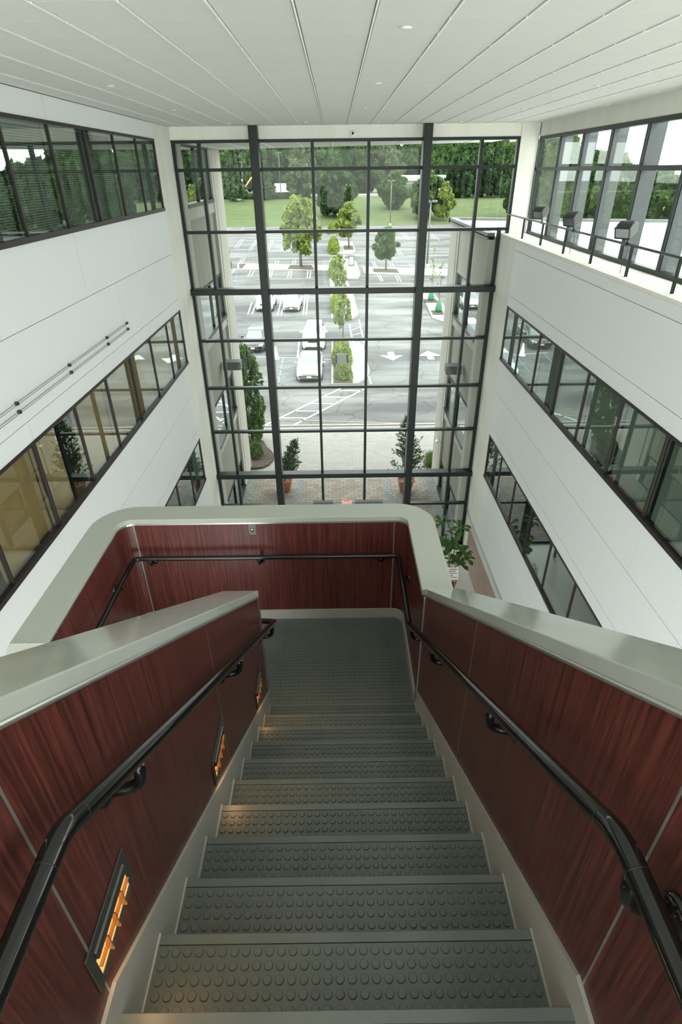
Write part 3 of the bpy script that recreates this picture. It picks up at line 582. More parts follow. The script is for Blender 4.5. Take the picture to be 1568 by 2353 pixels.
for i in range(13): g.box(-8.5 + i * 1.05, -8.46 + i * 1.05, GY + 0.1, 26.6 - i * 0.41 - 0.2, 0.715, 0.735)
g.build('soffit_joint', M['pwhite'], sof)
# wall sconces on the wings
for X, y0, lb in ((-4.35, 21.2, 'boxy grey wall lamp on the left wing'), (4.45, 20.1, 'boxy grey wall lamp on the right wing')):
    sx = 1 if X < 0 else -1; pz = -6.27 if X < 0 else -6.2; b = MB()
    b.box(min(X, X + sx * 0.55), max(X, X + sx * 0.67), y0 - 0.22, y0 + 0.22, pz - 0.15, pz + 0.15)
    tag(b.build('wall_lamp', M['lampbody'], bevel=0.01), lb, 'wall lamp')
# cctv on right wing
t = empty('security_camera', (4.45, 22.6, -10.2)); tag(t, 'small white camera on a bracket on the right wing', 'security camera')
b = MB(); b.tube([(0, 0, 0), (-0.16, 0, 0.0)], 0.025, 8); b.build('bracket', M['pwhite'], t)
b = MB(); b.tube([(-0.16, -0.14, 0.03), (-0.16, 0.12, 0.0)], 0.055, 12); b.build('housing', M['pwhite'], t)

# ------------------------------------------------------------------ hall shell
def clad_wall(name, X, sx, label, ztop, y_end=YS, col_top=CEIL, bands=BANDS, strips=STRIPS):
    """side wall: joints between panels are real gaps over a dark backing; window strips are openings"""
    b = MB(); zs = [(a, c) for a, c in [(GZ, strips[-1][0])] + [(strips[i_][1], strips[i_ - 1][0]) for i_ in range(len(strips) - 1, 0, -1)] + ([(strips[0][1], ztop)] if strips[0][1] < ztop else [])]
    def bx(mb, xa, xb, *r): mb.box(min(xa, xb), max(xa, xb), *r)
    for a, c in zs: bx(b, X + sx * 0.02, X + sx * 0.30, YB, y_end, a, c)
    o = struct(b.build(name, M['seam']), label, 'wall')
    p_ = MB(); g_ = 0.005
    for (z0, z1, y0, st) in bands:
        if z1 > ztop + 0.01: continue
        ys = []; y = y0
        while y > YB: ys.append(y); y -= st
        ys = [y_end] + ys + [YB]
        for ya, yb_ in zip(ys, ys[1:]): bx(p_, X, X + sx * 0.02, yb_ + g_, ya - (g_ if ya != y_end else 0), z0 + g_, z1 - g_)
    p_.build('cladding_panels', M['panel'], o)
    c_ = MB(); bx(c_, X, X + sx * 0.35, y_end, GY + 0.1, GZ, col_top); c_.build('end_column', M['cream'], o)
    return o
wallL = clad_wall('wall_left', WL, -1, 'tall left wall of pale grey panels with three window strips', CEIL)
RB = [bd for bd in BANDS if bd[1] < -1.8] + [(-1.86, -1.655, 13.45, 2.98)]
wallR = clad_wall('wall_right', WR, 1, 'right wall of grey panels topped by a white ledge', -1.655, col_top=-1.655, bands=RB, strips=STRIPS[1:])
g = MB(); g.box(WR - 0.008, 5.6, YB, GY + 0.1, -1.655, -1.60); g.build('ledge', M['cream'], wallR)
# lower wood clad part of right wall
g = MB(); g.box(WR + 0.005, WR + 0.02, YB, GY, GZ, -10.88); g.build('wood_base', M['wood'], wallR)
g = MB(); g.box(WR - 0.03, WR + 0.01, YB, GY, -10.90, -10.85); g.build('base_trim', M['skirt'], wallR)
g = MB(); g.box(WL - 0.02, WL - 0.005, YB, GY, GZ, -10.88); g.build('wood_base', M['wood'], wallL)

def strip_window(name, X, sx, z0, z1, label, blind_kind, grp):
    def bx(mb, xa, xb, *r): mb.box(min(xa, xb), max(xa, xb), *r)
    f = MB()
    bx(f, X - sx * 0.012, X + sx * 0.09, YB, YS, z1 - 0.045, z1); bx(f, X - sx * 0.03, X + sx * 0.09, YB, YS, z0, z0 + 0.075); bx(f, X - sx * 0.012, X + sx * 0.09, YS - 0.06, YS, z0, z1)
    o = struct(f.build(name, M['frameb']), label, 'window')
    for y in MULL[1:]:
        if y < YB: break
        m_ = MB(); bx(m_, X - sx * 0.010, X + sx * 0.05, y - 0.018, y + 0.018, z0 + 0.07, z1 - 0.05); m_.build('mullion', M['frameb'], o)
    p_ = MB(); bx(p_, X + sx * 0.012, X + sx * 0.018, YB, YS - 0.05, z0 + 0.05, z1 - 0.04); p_.build('pane', M['glasswin'], o)
    ys = [y for y in MULL if y > YB]
    for i_, (ya, yb_) in enumerate(zip(ys, ys[1:])):
        if ya < 4.0: continue
        if blind_kind == 'slat':
            b = MB(); n_ = int((z1 - z0 - 0.16) / 0.034)
            for k in range(n_):
                z = z0 + 0.09 + k * 0.034; xa = X + sx * 0.105; xb = X + sx * 0.125
                b.add([(xa, yb_ + 0.05, z - 0.012), (xa, ya - 0.05, z - 0.012), (xb, ya - 0.05, z + 0.012), (xb, yb_ + 0.05, z + 0.012)], [(0, 1, 2, 3)])
            bx(b, X + sx * 0.10, X + sx * 0.13, yb_ + 0.05, ya - 0.05, z1 - 0.09, z1 - 0.06)
            ob = b.build('venetian_blind', M['blind']); tag(ob, 'slatted blind lowered behind the ' + grp, 'blind', 'blinds behind the ' + grp)
            c_ = MB()
            for yy in (yb_ + 0.35, ya - 0.35): bx(c_, X + sx * 0.100, X + sx * 0.102, yy - 0.003, yy + 0.003, z0 + 0.09, z1 - 0.07)
            c_.build('cord', M['pwhite'], ob)
        elif blind_kind == 'shade':
            b = MB(); bx(b, X + sx * 0.12, X + sx * 0.124, yb_ + 0.02, ya - (0.62 if i_ in (5, 7) else 0.02), z0 + 0.05, z1 - 0.02)
            tag(b.build('roller_shade', M['shade']), 'tan roller shade lowered behind the middle left window strip', 'roller shade', 'tan shades in the middle left strip')
    return o
strip_window('window_1', WL, -1, *STRIPS[0], 'top left strip window with dark mullions and blinds', 'slat', 'top left strip window')
strip_window('window_2', WL, -1, *STRIPS[1], 'middle left strip window with tan shades', 'shade', '')
strip_window('window_3', WL, -1, *STRIPS[2], 'lowest left strip window near the glazed wall', 'none', '')
strip_window('window_4', WR, 1, *STRIPS[1], 'upper strip window of the right wall with fine blinds', 'slat', 'upper right strip window')
strip_window('window_5', WR, 1, *STRIPS[2], 'lower strip window of the right wall', 'none', '')
# rooms behind the strips
def rooms(sx, X, levels, name, label):
    o = None
    def bx(mb, xa, xb, *r): mb.box(min(xa, xb), max(xa, xb), *r)
    b = MB(); bx(b, X + sx * 4.6, X + sx * 4.7, YB, GY, GZ, levels[-1][1]); bx(b, X + sx * 0.3, X + sx * 4.7, YB - 0.1, YB, GZ, levels[-1][1]); bx(b, X + sx * 0.36, X + sx * 4.7, GY - 0.1, GY, GZ, levels[-1][1])
    o = struct(b.build(name, M['office']), label, 'wall')
    f = MB()
    for a, c in levels: bx(f, X + sx * 0.3, X + sx * 4.7, YB, GY, a - 0.2, a)
    bx(f, X + sx * 0.3, X + sx * 4.7, YB, GY, levels[-1][1], levels[-1][1] + 0.1)
    f.build('office_floors', M['dark'], o)
rooms(-1, WL, [(GZ, -8), (-9.7, 0), (-5.8, 0), (-1.88, 1.03)], 'wall_left_offices', 'back walls of the offices behind the left strip windows')
rooms(1, WR, [(GZ, -8), (-9.7, 0), (-5.8, -1.95)], 'wall_right_offices', 'back walls of the offices behind the right strip windows')

# ceiling
g = MB(); g.box(WL - 0.3, 5.6, YB, GY + 0.12, CEIL + 0.02, CEIL + 0.12)
ceil = struct(g.build('ceiling', M['tgap']), 'white square acoustic tile ceiling in a metal grid', 'ceiling')
g = MB(); X0, Y0, S = -0.29 - 0.61 * 7, 5.83 - 0.61 * 13, 0.61
for i in range(17):
    for j in range(34):
        xa, xb = X0 + i * S, X0 + (i + 1) * S; ya, yb_ = Y0 + j * S, Y0 + (j + 1) * S
        xa, xb = max(xa, WL), min(xb, 5.5); yb_ = min(yb_, GY)
        if xb - xa < 0.05 or yb_ - ya < 0.05: continue
        g.box(xa + 0.016, xb - 0.016, ya + 0.004, yb_ - 0.004, CEIL, CEIL + 0.03)
g.build('ceiling_tiles', M['tile'], ceil)
g = MB()
for i in range(18):
    x = X0 + i * S
    if WL < x < 5.5:
        for j in range(34):
            ya, yb_ = Y0 + j * S, min(Y0 + (j + 1) * S, GY)
            if yb_ - ya < 0.05: continue
            g.box(x - 0.007, x + 0.007, ya + 0.012, yb_ - 0.012, CEIL - 0.010, CEIL + 0.02)
g.build('grid_bars', M['tbar'], ceil)
for (x, y) in [(0.61, 6.17), (0.6, 9.7), (0.58, 13.36), (1.1, 17.1), (3.87, 10.3), (3.85, 14.05), (3.2, 17.3), (-3.07, 9.65), (-3.1, 13.25), (-2.6, 16.8), (5.2, 11.25), (5.2, 13.2), (5.15, 15.0), (-0.72, 16.8)]:
    b = MB(); b.lathe([(0.045, CEIL), (0.052, CEIL - 0.006), (0.05, CEIL - 0.012), (0.001, CEIL - 0.018)], (x, y, 0), 20)
    tag(b.build('sprinkler_cap', M['pwhite']), 'small round white sprinkler cap set flush in a ceiling tile', 'sprinkler', 'sprinkler caps in the ceiling')

# front fascia above the glazing, upper right column
g = MB(); g.box(WL, 5.45, GY - 0.10, GY + 0.12, 0.72, CEIL); struct(g.build('wall_front', M['cream']), 'cream fascia band above the glazed wall', 'wall')
g = MB(); g.box(4.97, 5.45, GY - 0.12, GY + 0.3, -1.62, CEIL); struct(g.build('trim_1', M['cream']), 'cream column in the upper right corner by the glazing', 'column')

# ------------------------------------------------------------------ glazed wall
XG = [-3.67, -2.15, -0.62, 0.905, 2.44, 3.95]; ZT = [0.045, -1.49, -4.58, -6.13, -7.69, -10.65]
gw = struct(empty('window_6', (0, GY, GZ)), 'three storey glazed wall with dark green frame', 'window')
def G(mb, nm, m, bev=0.0): o = mb.build(nm, m, gw, bev); o.location = (0, -GY, -GZ); return o
for x in (-3.67, -0.62, 0.905, 3.95):
    b = MB(); b.box(x - 0.042, x + 0.042, GY - 0.10, GY + 0.06, GZ, 0.70); G(b, 'mullion', M['frame'])
for x in (-2.155, 2.45):
    b = MB(); b.box(x - 0.115, x + 0.115, GY - 0.42, GY + 0.02, GZ, CEIL - 0.002); G(b, 'steel_post', M['frame'], 0.012)
for z in ZT:
    b = MB(); b.box(WL, 4.72 if z < -1.55 else 4.95, GY - 0.08, GY + 0.06, z - 0.04, z + 0.04); G(b, 'transom', M['frame'])
for z in (-3.09, -9.34):
    b = MB(); b.box(WL - 0.02, 4.78, GY - 0.26, GY + 0.06, z - 0.085, z + 0.085); G(b, 'steel_beam', M['frame'], 0.012)
b = MB(); b.box(WL, WL + 0.09, GY - 0.10, GY + 0.06, GZ, 0.70); b.box(4.66, 4.75, GY - 0.10, GY + 0.06, GZ, -1.45); b.box(4.90, 4.975, GY - 0.10, GY + 0.06, -1.6, 0.70)
b.box(WL, 4.97, GY - 0.12, GY + 0.06, 0.66, 0.73); b.box(WL, 4.75, GY - 0.1, GY + 0.06, GZ, GZ + 0.1); G(b, 'perimeter_frame', M['frame'])
b = MB(); b.box(WL, 4.72, GY, GY + 0.008, GZ, -1.49); b.box(WL, 4.95, GY, GY + 0.008, -1.49, 0.70); G(b, 'pane', M['glass'])

# clerestory on the right
cl = struct(empty('window_7', (5.5, 0, -1.6)), 'clerestory glazing with deep grey fins above the right ledge', 'window')
def K2(mb, nm, m, bev=0.0): o = mb.build(nm, m, cl, bev); o.location = (-5.5, 0, 1.6); return o
b = MB(); b.box(5.47, 5.60, YB, GY - 0.12, 0.64, 0.72); b.box(5.46, 5.60, YB, GY - 0.12, -1.60, -1.52); b.box(5.47, 5.58, GY - 0.2, GY - 0.12, -1.6, 0.72); K2(b, 'frame', M['frame'])
b = MB(); b.box(5.47, 5.58, YB, GY - 0.12, -0.06, 0.02); K2(b, 'transom', M['frame'])
for i in range(13):
    y = 16.35 - i * 1.51
    if y < YB: break
    b = MB(); b.box(5.50, 5.78, y - 0.05, y + 0.05, -1.6, 0.72); K2(b, 'fin', M['fin'])
    b = MB(); b.box(5.465, 5.50, y - 0.035, y + 0.035, -1.55, 0.66); K2(b, 'mullion', M['frame'])
b = MB(); b.box(5.53, 5.538, YB, GY - 0.12, -1.55, 0.68); K2(b, 'pane', M['glass'])
g = MB(); g.box(5.48, 5.60, YB, GY, 0.72, CEIL); struct(g.build('wall_right_upper', M['cream']), 'cream band above the clerestory glazing', 'wall')

# railing on the ledge
rl = empty('guard_rail', (4.92, GY, -1.6)); tag(rl, 'black pipe guard rail along the white right ledge', 'railing')
b = MB(); b.tube([(0, -0.05, 0.48), (0, -20, 0.48)], 0.021, 10); b.build('top_rail', M['frame'], rl)
for y in (-0.03, -1.63, -3.19, -4.77, -6.3, -7.87, -9.41, -10.95, -12.5, -14.0):
    b = MB(); b.box(-0.02, 0.02, y - 0.02, y + 0.02, 0, 0.47); b.build('post', M['frame'], rl)
# flood lights clamped on the rail
def flood(y, label, tilt):
    t = empty('flood_light', (4.92, y, -1.12)); tag(t, label, 'flood light')
    b = MB(); b.lathe([(0.03, -0.03), (0.034, 0), (0.03, 0.03)], n=12, axis=Matrix.Rotation(PI / 2, 3, 'X')); b.tube([(0, 0, 0.02), (0, 0, 0.07)], 0.012, 8); b.build('clamp', M['black'], t)
    b = MB(); b.tube([(0, 0, 0.05), (-0.005, 0.01, 0.10), (0.01, 0.03, 0.15)], 0.012, 8); b.box(-0.018, 0.018, -0.012, 0.04, 0.12, 0.17); b.build('knuckle', M['black'], t)
    R = Matrix.Rotation(math.radians(tilt), 3, 'Z') @ Matrix.Rotation(math.radians(-22), 3, 'Y')
    c = Vector((-0.03, 0.05, 0.235)); prof = [(-0.15, -0.10), (-0.15, 0.085), (-0.08, 0.115), (0.0, 0.12), (0.07, 0.10), (0.115, 0.055), (0.13, 0.0), (0.115, -0.06), (0.06, -0.10)]
    b = MB(); b.prism([c + R @ Vector((x, -0.13, z)) for x, z in prof], R @ Vector((0, 0.26, 0))); b.build('housing', M['floodbody'], t, 0.02)
    b = MB(); b.box(-0.158, -0.150, -0.115, 0.115, -0.085, 0.07, rot=R, loc=c); b.build('reflector', M['chrome'], t)
    b = MB()
    for (ya, yb_, za, zb) in ((-0.13, 0.13, -0.10, -0.085), (-0.13, 0.13, 0.07, 0.088), (-0.13, -0.115, -0.1, 0.088), (0.115, 0.13, -0.1, 0.088)): b.box(-0.168, -0.148, ya, yb_, za, zb, rot=R, loc=c)
    b.build('bezel', M['black'], t)
    b = MB(); pts = [(0.02, 0, 0.0), (0.05, 0.02, -0.18), (0.02, 0.05, -0.33), (0.04, 0.1, -0.475)]; b.tube(pts, 0.004, 6); b.build('cable', M['black'], t)
flood(15.05, 'black flood light on the rail nearest the glazed wall', 38); flood(12.95, 'middle of the three black flood lights on the rail', 34); flood(10.45, 'largest black flood light, nearest along the rail', 40)

# speaker / alarm on fascia
t = empty('fire_strobe', (0.47, GY - 0.10, 0.83)); tag(t, 'small white wall strobe on the fascia above the glazing', 'alarm')
b = MB(); b.box(-0.06, 0.06, -0.05, 0, -0.075, 0.075); b.build('housing', M['pwhite'], t, 0.012)
b = MB(); b.lathe([(0.03, 0), (0.028, 0.03), (0.001, 0.04)], (0, -0.05, 0.01), 14, axis=Matrix.Rotation(PI / 2, 3, 'X')); b.build('lens', M['black'], t)

# cables with stand-offs on the left wall
for zz, lb in ((-2.66, 'upper run of thin dark cables pinned along the left wall'), (-2.78, 'lower run of thin dark cables pinned along the left wall')):
    t = empty('wall_cable', (WL, 12.05, zz)); tag(t, lb, 'cable')
    b = MB(); b.tube([(0.035, 0, 0.012), (0.035, -9, 0.012)], 0.004, 6); b.tube([(0.035, 0, -0.018), (0.035, -9, -0.018)], 0.0035, 6); b.build('cable', M['seam'], t)
    for y in (0, -1.19, -2.95, -4.72, -6.5):
        b = MB(); b.box(0, 0.045, y - 0.02, y + 0.02, -0.025, 0.02); b.build('standoff', M['black'], t)

# ------------------------------------------------------------------ lobby
g = MB(); g.box(WL, WR, YB, GY + 0.15, GZ - 0.2, GZ); struct(g.build('floor', M['terrazzo']), 'speckled terrazzo lobby floor far below', 'floor')
g = MB(); g.box(4.62, 4.70, 12.4, 16.9, GZ, -10.95)
t = struct(g.build('wall_lobby', M['stone']), 'low pinkish lobby partition beside the fig plant', 'wall'); g = MB(); g.box(4.605, 4.715, 12.4, 16.9, -10.95, -10.90); g.build('metal_edge', M['metal'], t)
p = at(1078, 1277, 'X', 4.617); t = empty('fire_alarm_pull', p); tag(t, 'red fire alarm pull with a white top on the lobby wall', 'fire alarm')
b = MB(); b.box(-0.03, 0.0, -0.06, 0.06, -0.10, 0.05); b.build('pull_box', M['red'], t); b = MB(); b.box(-0.04, 0.0, -0.05, 0.05, 0.05, 0.10); b.build('strobe', M['pwhite'], t)
# exit sign and the two bars above the vestibule
t = empty('exit_sign', (0.24, 17.08, -10.03)); tag(t, 'small white EXIT sign lit in red above the vestibule', 'exit sign')
b = MB(); b.box(-0.17, 0.17, -0.05, 0.05, -0.12, 0.10); b.build('sign_box', M['pwhite'], t)
b = MB(); b.box(-0.12, 0.12, -0.045, 0.045, 0.10, 0.104); b.build('lit_top', M['exitred'], t)
fc = bpy.data.curves.new('exit_letters', 'FONT'); fc.body = 'EXIT'; fc.size = 0.14; fc.align_x = 'CENTER'; fc.align_y = 'CENTER'; fc.extrude = 0.004
fo0 = bpy.data.objects.new('exit_curve', fc); C.objects.link(fo0); bpy.context.view_layer.update()
me_ = bpy.data.meshes.new_from_object(fo0.evaluated_get(bpy.context.evaluated_depsgraph_get())); bpy.data.objects.remove(fo0)
fo = bpy.data.objects.new('letters', me_); C.objects.link(fo); fo.parent = t; fo.location = (0, -0.052, -0.01); fo.rotation_euler = (PI / 2, 0, 0); me_.materials.clear(); me_.materials.append(M['exitred'])
for xa, xb, lb in ((-0.92, -0.24, 'grey flat bar above the left vestibule door'), (0.53, 1.5, 'grey flat bar above the right vestibule door')):
    t = empty('door_frame', ((xa + xb) / 2, 17.08, GZ)); tag(t, lb, 'door frame'); hw_ = (xb - xa) / 2
    b = MB(); b.box(-hw_, hw_, -0.08, 0.08, 2.47, 2.565); b.build('header', M['coping'], t, 0.01)
    for q_ in (-1, 1):
        b = MB(); b.box(q_ * hw_ - 0.04, q_ * hw_ + 0.04, -0.04, 0.04, 0, 2.47); b.build('jamb', M['coping'], t)

# fig plant
def fig():
    base = Vector((3.75, 15.35, GZ)); t = empty('fiddle_leaf_fig', base); tag(t, 'tall potted fig with large glossy leaves in the lobby corner', 'potted plant')
    b = MB(); b.lathe([(0.16, 0), (0.2, 0.02), (0.27, 0.42), (0.28, 0.45), (0.25, 0.45), (0.24, 0.38), (0.001, 0.38)], n=24); b.build('pot', M['black'], t)
    r = random.Random(5); stems = []
    for k, (dx, dy, hh_) in enumerate(((-0.45, 0.10, 2.75), (0.20, 0.20, 2.45), (0.35, -0.45, 1.75), (-0.25, -0.3, 2.0), (0.45, -0.15, 1.35), (-0.1, 0.3, 1.6))):
        pts = [Vector((0, 0, 0.38)), Vector((dx * 0.3, dy * 0.3, 0.38 + hh_ * 0.4)), Vector((dx * 0.8, dy * 0.8, 0.38 + hh_ * 0.8)), Vector((dx, dy, hh_))]; stems.append(pts)
    b = MB()
    for s_ in stems: b.tube(s_, [0.018, 0.014, 0.010, 0.006], 7)
    b.build('stem', M['bark'], t)
    LP = [(0, 0), (0.02, 0.03), (0.045, 0.10), (0.055, 0.16), (0.085, 0.23), (0.08, 0.29), (0.03, 0.325), (0, 0.33)]
    cnt = 0
    for s_ in stems:
        for q in range(15):
            u = 0.36 + 0.64 * q / 14; seg = min(2, int(u * 3)); f = u * 3 - seg; p_ = s_[seg].lerp(s_[seg + 1], f)
            a = q * 2.4 + r.random(); el = r.uniform(0.0, 0.7) + (0.6 if q == 14 else 0); d = Vector((math.cos(a) * math.cos(el), math.sin(a) * math.cos(el), math.sin(el)))
            side = d.cross(Vector((0, 0, 1))).normalized(); upv = side.cross(d); sc = r.uniform(0.8, 1.2); vs_ = []
            for (w_, l_) in LP:
                ctr = p_ + d * (l_ + 0.03) * sc - Vector((0, 0, 1)) * (l_ ** 2) * 1.2
                vs_ += [ctr - side * w_ * sc + upv * w_ * 0.25, ctr, ctr + side * w_ * sc + upv * w_ * 0.25]
            lb_ = MB(); lb_.add(vs_, [(i_ * 3 + j, i_ * 3 + j + 1, i_ * 3 + j + 4, i_ * 3 + j + 3) for i_ in range(len(LP) - 1) for j in (0, 1)], 0, True); lb_.build('leaf', LEAF[6], t); cnt += 1
fig()
# printed card on a small stand
p = at(1041, 1318, 'Y', 14.0); t = empty('lobby_card_stand', (p.x, 14.0, GZ)); tag(t, 'white card of printed lines on a small wooden easel beside the fig', 'sign')
hz = p.z - GZ
b = MB(); b.box(-0.17, 0.17, 0, 0.012, -0.20, 0.20, rot=Matrix.Rotation(math.radians(-18), 3, 'X'), loc=(0, 0, hz)); b.build('card', M['skin_paper'], t)
b = MB()
for k in range(5):
    b.box(-0.14, 0.14 - 0.05 * (k % 2) - (0.08 if k == 3 else 0), -0.003, 0.0, 0.125 - k * 0.065, 0.145 - k * 0.065, rot=Matrix.Rotation(math.radians(-18), 3, 'X'), loc=(0, 0, hz))
b.build('printed_lines', M['ink'], t)
b = MB(); b.box(-0.19, 0.19, -0.03, 0.03, -0.235, -0.205, loc=(0, -0.06, hz)); b.build('easel_ledge', M['lightwood'], t)
for dx, dy in ((-0.2, -0.08), (0.2, -0.08), (0, 0.35)):
    b = MB(); b.tube([(dx * 0.2, 0.05, hz + 0.32), (dx, dy, 0)], 0.012, 7); b.build('easel_leg', M['lightwood'], t)

# conifer planters outside
def planter(px, py, top_px, top_py, label, seed, rad, hw=0.36):
    p = at(px, py, 'Z', GZ); t = empty('potted_conifer', p); tag(t, label, 'potted tree')
    b = MB(); b.lathe([(0.22, 0), (0.25, 0.0), (0.345, 0.52), (0.375, 0.53), (0.385, 0.62), (0.36, 0.62), (0.34, 0.52), (0.001, 0.50)], n=28); b.build('pot', M['terracotta'], t)
    q = at(top_px, top_py, 'Y', p.y + 0.0); hh_ = q.z - p.z; lean = (q.x - p.x)
    b = MB(); b.tube([(0, 0, 0.45), (lean, 0, hh_ * 0.96)], [0.035, 0.008], 8); b.build('trunk', M['bark'], t)
    b = MB(); r = random.Random(seed)
    nb = 150
    for k in range(nb):
        u = k / nb; z = 0.62 + (hh_ - 0.7) * u; R = rad * (1 - u) ** 0.8 * r.uniform(0.55, 1.15) + 0.06; a = r.random() * 6.28
        o_ = Vector((lean * z / hh_, 0, z)); d = Vector((math.cos(a), math.sin(a), r.uniform(0.35, 0.9)))
        for s_ in range(int(5 + R * 26)):
            f = r.uniform(0.15, 1.0); c = o_ + d * R * f + Vector((r.gauss(0, 0.035), r.gauss(0, 0.035), r.gauss(0, 0.03)))
            e = (d + Vector((r.gauss(0, .5), r.gauss(0, .5), r.gauss(0, .5)))).normalized(); ll = r.uniform(0.08, 0.15); w_ = e.orthogonal().normalized() * 0.026
            w_ = Matrix.Rotation(r.random() * 6.28, 3, e) @ w_
            b.add([c - w_, c + e * ll * 0.5 + w_ * 0.6, c + e * ll, c - e * 0.01 + w_], [(0, 1, 2), (0, 3, 1)])
    b.build('foliage', LEAF[4], t)
planter(655, 1127, 679, 1010, 'leaning conifer in a terracotta pot outside, left of the entrance', 3, 0.55)
planter(932, 1128, 939, 955, 'tall pointed conifer in a terracotta pot outside, right of the entrance', 4, 0.85)

# ------------------------------------------------------------------ staircase
XT = 0.589; NY, NZ, TR, RI = 0.5815, -1.881, 0.25, 0.18014
st = empty('staircase', (0, NY, NZ)); tag(st, 'steep flight of grey studded rubber steps down to a landing', 'staircase')
def S_(mb, nm, m, par=st, bev=0.0): o = mb.build(nm, m, par, bev); o.location = ((0, -NY, -NZ) if par == st else (0, 0, 0)); return o
def studs(mb, x0, x1, y0, y1, z, sx=0.0362, sy=0.0362, r=0.0136, h=0.0042, n=18):
    nx_ = int((x1 - x0) / sx); ox = x0 + ((x1 - x0) - (nx_ - 1) * sx) / 2; y = y1 - 0.5 * sy
    while y > y0 + 0.2 * sy:
        for i_ in range(nx_):
            x = ox + i_ * sx; vs_ = []
            for rr, zz in ((r, z), (r - 0.0012, z + h * 0.7), (r - 0.0022, z + h)):
                for j in range(n): a = 2 * PI * j / n; vs_.append((x + rr * math.cos(a), y + rr * math.sin(a), zz))
            mb.add(vs_, [(k * n + j, k * n + (j + 1) % n, (k + 1) * n + (j + 1) % n, (k + 1) * n + j) for k in range(2) for j in range(n)] + [tuple(2 * n + j for j in range(n))], 0, False)
        y -= sy
for k in range(0, 11):
    y = NY + k * TR; z = NZ - k * RI            # nosing edge of step k
    if k < 10:   # tread between this nosing and the one below
        b = MB(); zz = NZ - (k + 1) * RI
        b.box(-XT, XT, y - 0.01, y + TR - 0.0325, zz - 0.03, zz); studs(b, -XT, XT, y + 0.0, y + TR - 0.033, zz)
        b.box(-XT, XT, y - 0.03, y - 0.011, zz - 0.03, z - 0.013)
        tr_ = S_(b, 'tread', M['rubber'])
        for q_ in (-1, 1): b = MB(); b.box(min(q_ * XT, q_ * (XT - 0.006)), max(q_ * XT, q_ * (XT - 0.006)), y, y + TR, zz - 0.004, zz + 0.006); b.build('sealant_bead', M['skirt'], tr_)
    b = MB(); b.prism([(-XT, y - 0.030, z - 0.012), (-XT, y - 0.030, z + 0.0015), (-XT, y - 0.003, z + 0.0015), (-XT, y, z - 0.002), (-XT, y, z - 0.045), (-XT, y - 0.012, z - 0.045), (-XT, y - 0.012, z - 0.012)], (2 * XT, 0, 0))
    if k == 0: S_(b, 'nosing', M['nosing'])
    else:
        nb_ = b.build('nosing', M['nosing'], prev); nb_.location = (0, 0, 0)
    prev = tr_
ZL = NZ - 10 * RI; YL = NY + 10 * TR; YW = 4.105
b = MB(); b.box(-1.9, 0.6, YL, YW + 0.02, ZL - 0.05, ZL - 0.0004); studs(b, -1.88, 0.57, YL + 0.01, YW - 0.02, ZL, n=12)
S_(b, 'landing', M['rubber'])
b = MB()
for x in (-0.52, -0.07, 0.42): b.box(x - 0.0015, x + 0.0015, YL, YW, ZL, ZL + 0.0006)
S_(b, 'landing_joint', M['black'])
# second flight, going back down on the left
for k in range(1, 13):
    y = YL - (k - 1) * TR; zz = ZL - k * RI; b = MB(); b.box(-1.9, -0.83, y - TR, y, zz - 0.03, zz); b.box(-1.9, -0.83, y, y + 0.02, zz - 0.03, zz + RI - 0.001); S_(b, 'tread', M['rubber'])
b = MB(); b.prism([(-1.9, YL, ZL - 0.25), (-1.9, YL, ZL - 0.06), (-1.9, YW, ZL - 0.06), (-1.9, YW, ZL - 0.25)], (2.5, 0, 0))
b.prism([(-XT, NY, NZ - 0.40), (-XT, NY, NZ - 0.26), (-XT, YL, ZL - 0.07), (-XT, YL, ZL - 0.25)], (2 * XT, 0, 0)); S_(b, 'soffit', M['panel'])
def sk(Y): return -1.771 if Y < 0.61 else -1.771 - 0.7206 * (Y - 0.61)
for sx in (-1, 1):
    b = MB(); xi = sx * XT; ye = 3.19 if sx < 0 else 3.24
    pts = [(YB, -2.2), (YB, sk(0)), (0.61, sk(0)), (ye, sk(ye) if sx < 0 else max(sk(ye), ZL + 0.01)), (ye, ZL - 0.2), (YL, ZL - 0.2), (0.6, -2.3)]
    b.prism([(xi, y, z) for y, z in pts], (sx * 0.016, 0, 0)); S_(b, 'skirt', M['skirt'])
# upper floor
g = MB(); g.box(-XT, XT, YB, NY - 0.0305, NZ - 0.2, NZ); struct(g.build('floor_upper', M['floorw']), 'grey rubber floor at the head of the stairs', 'floor')

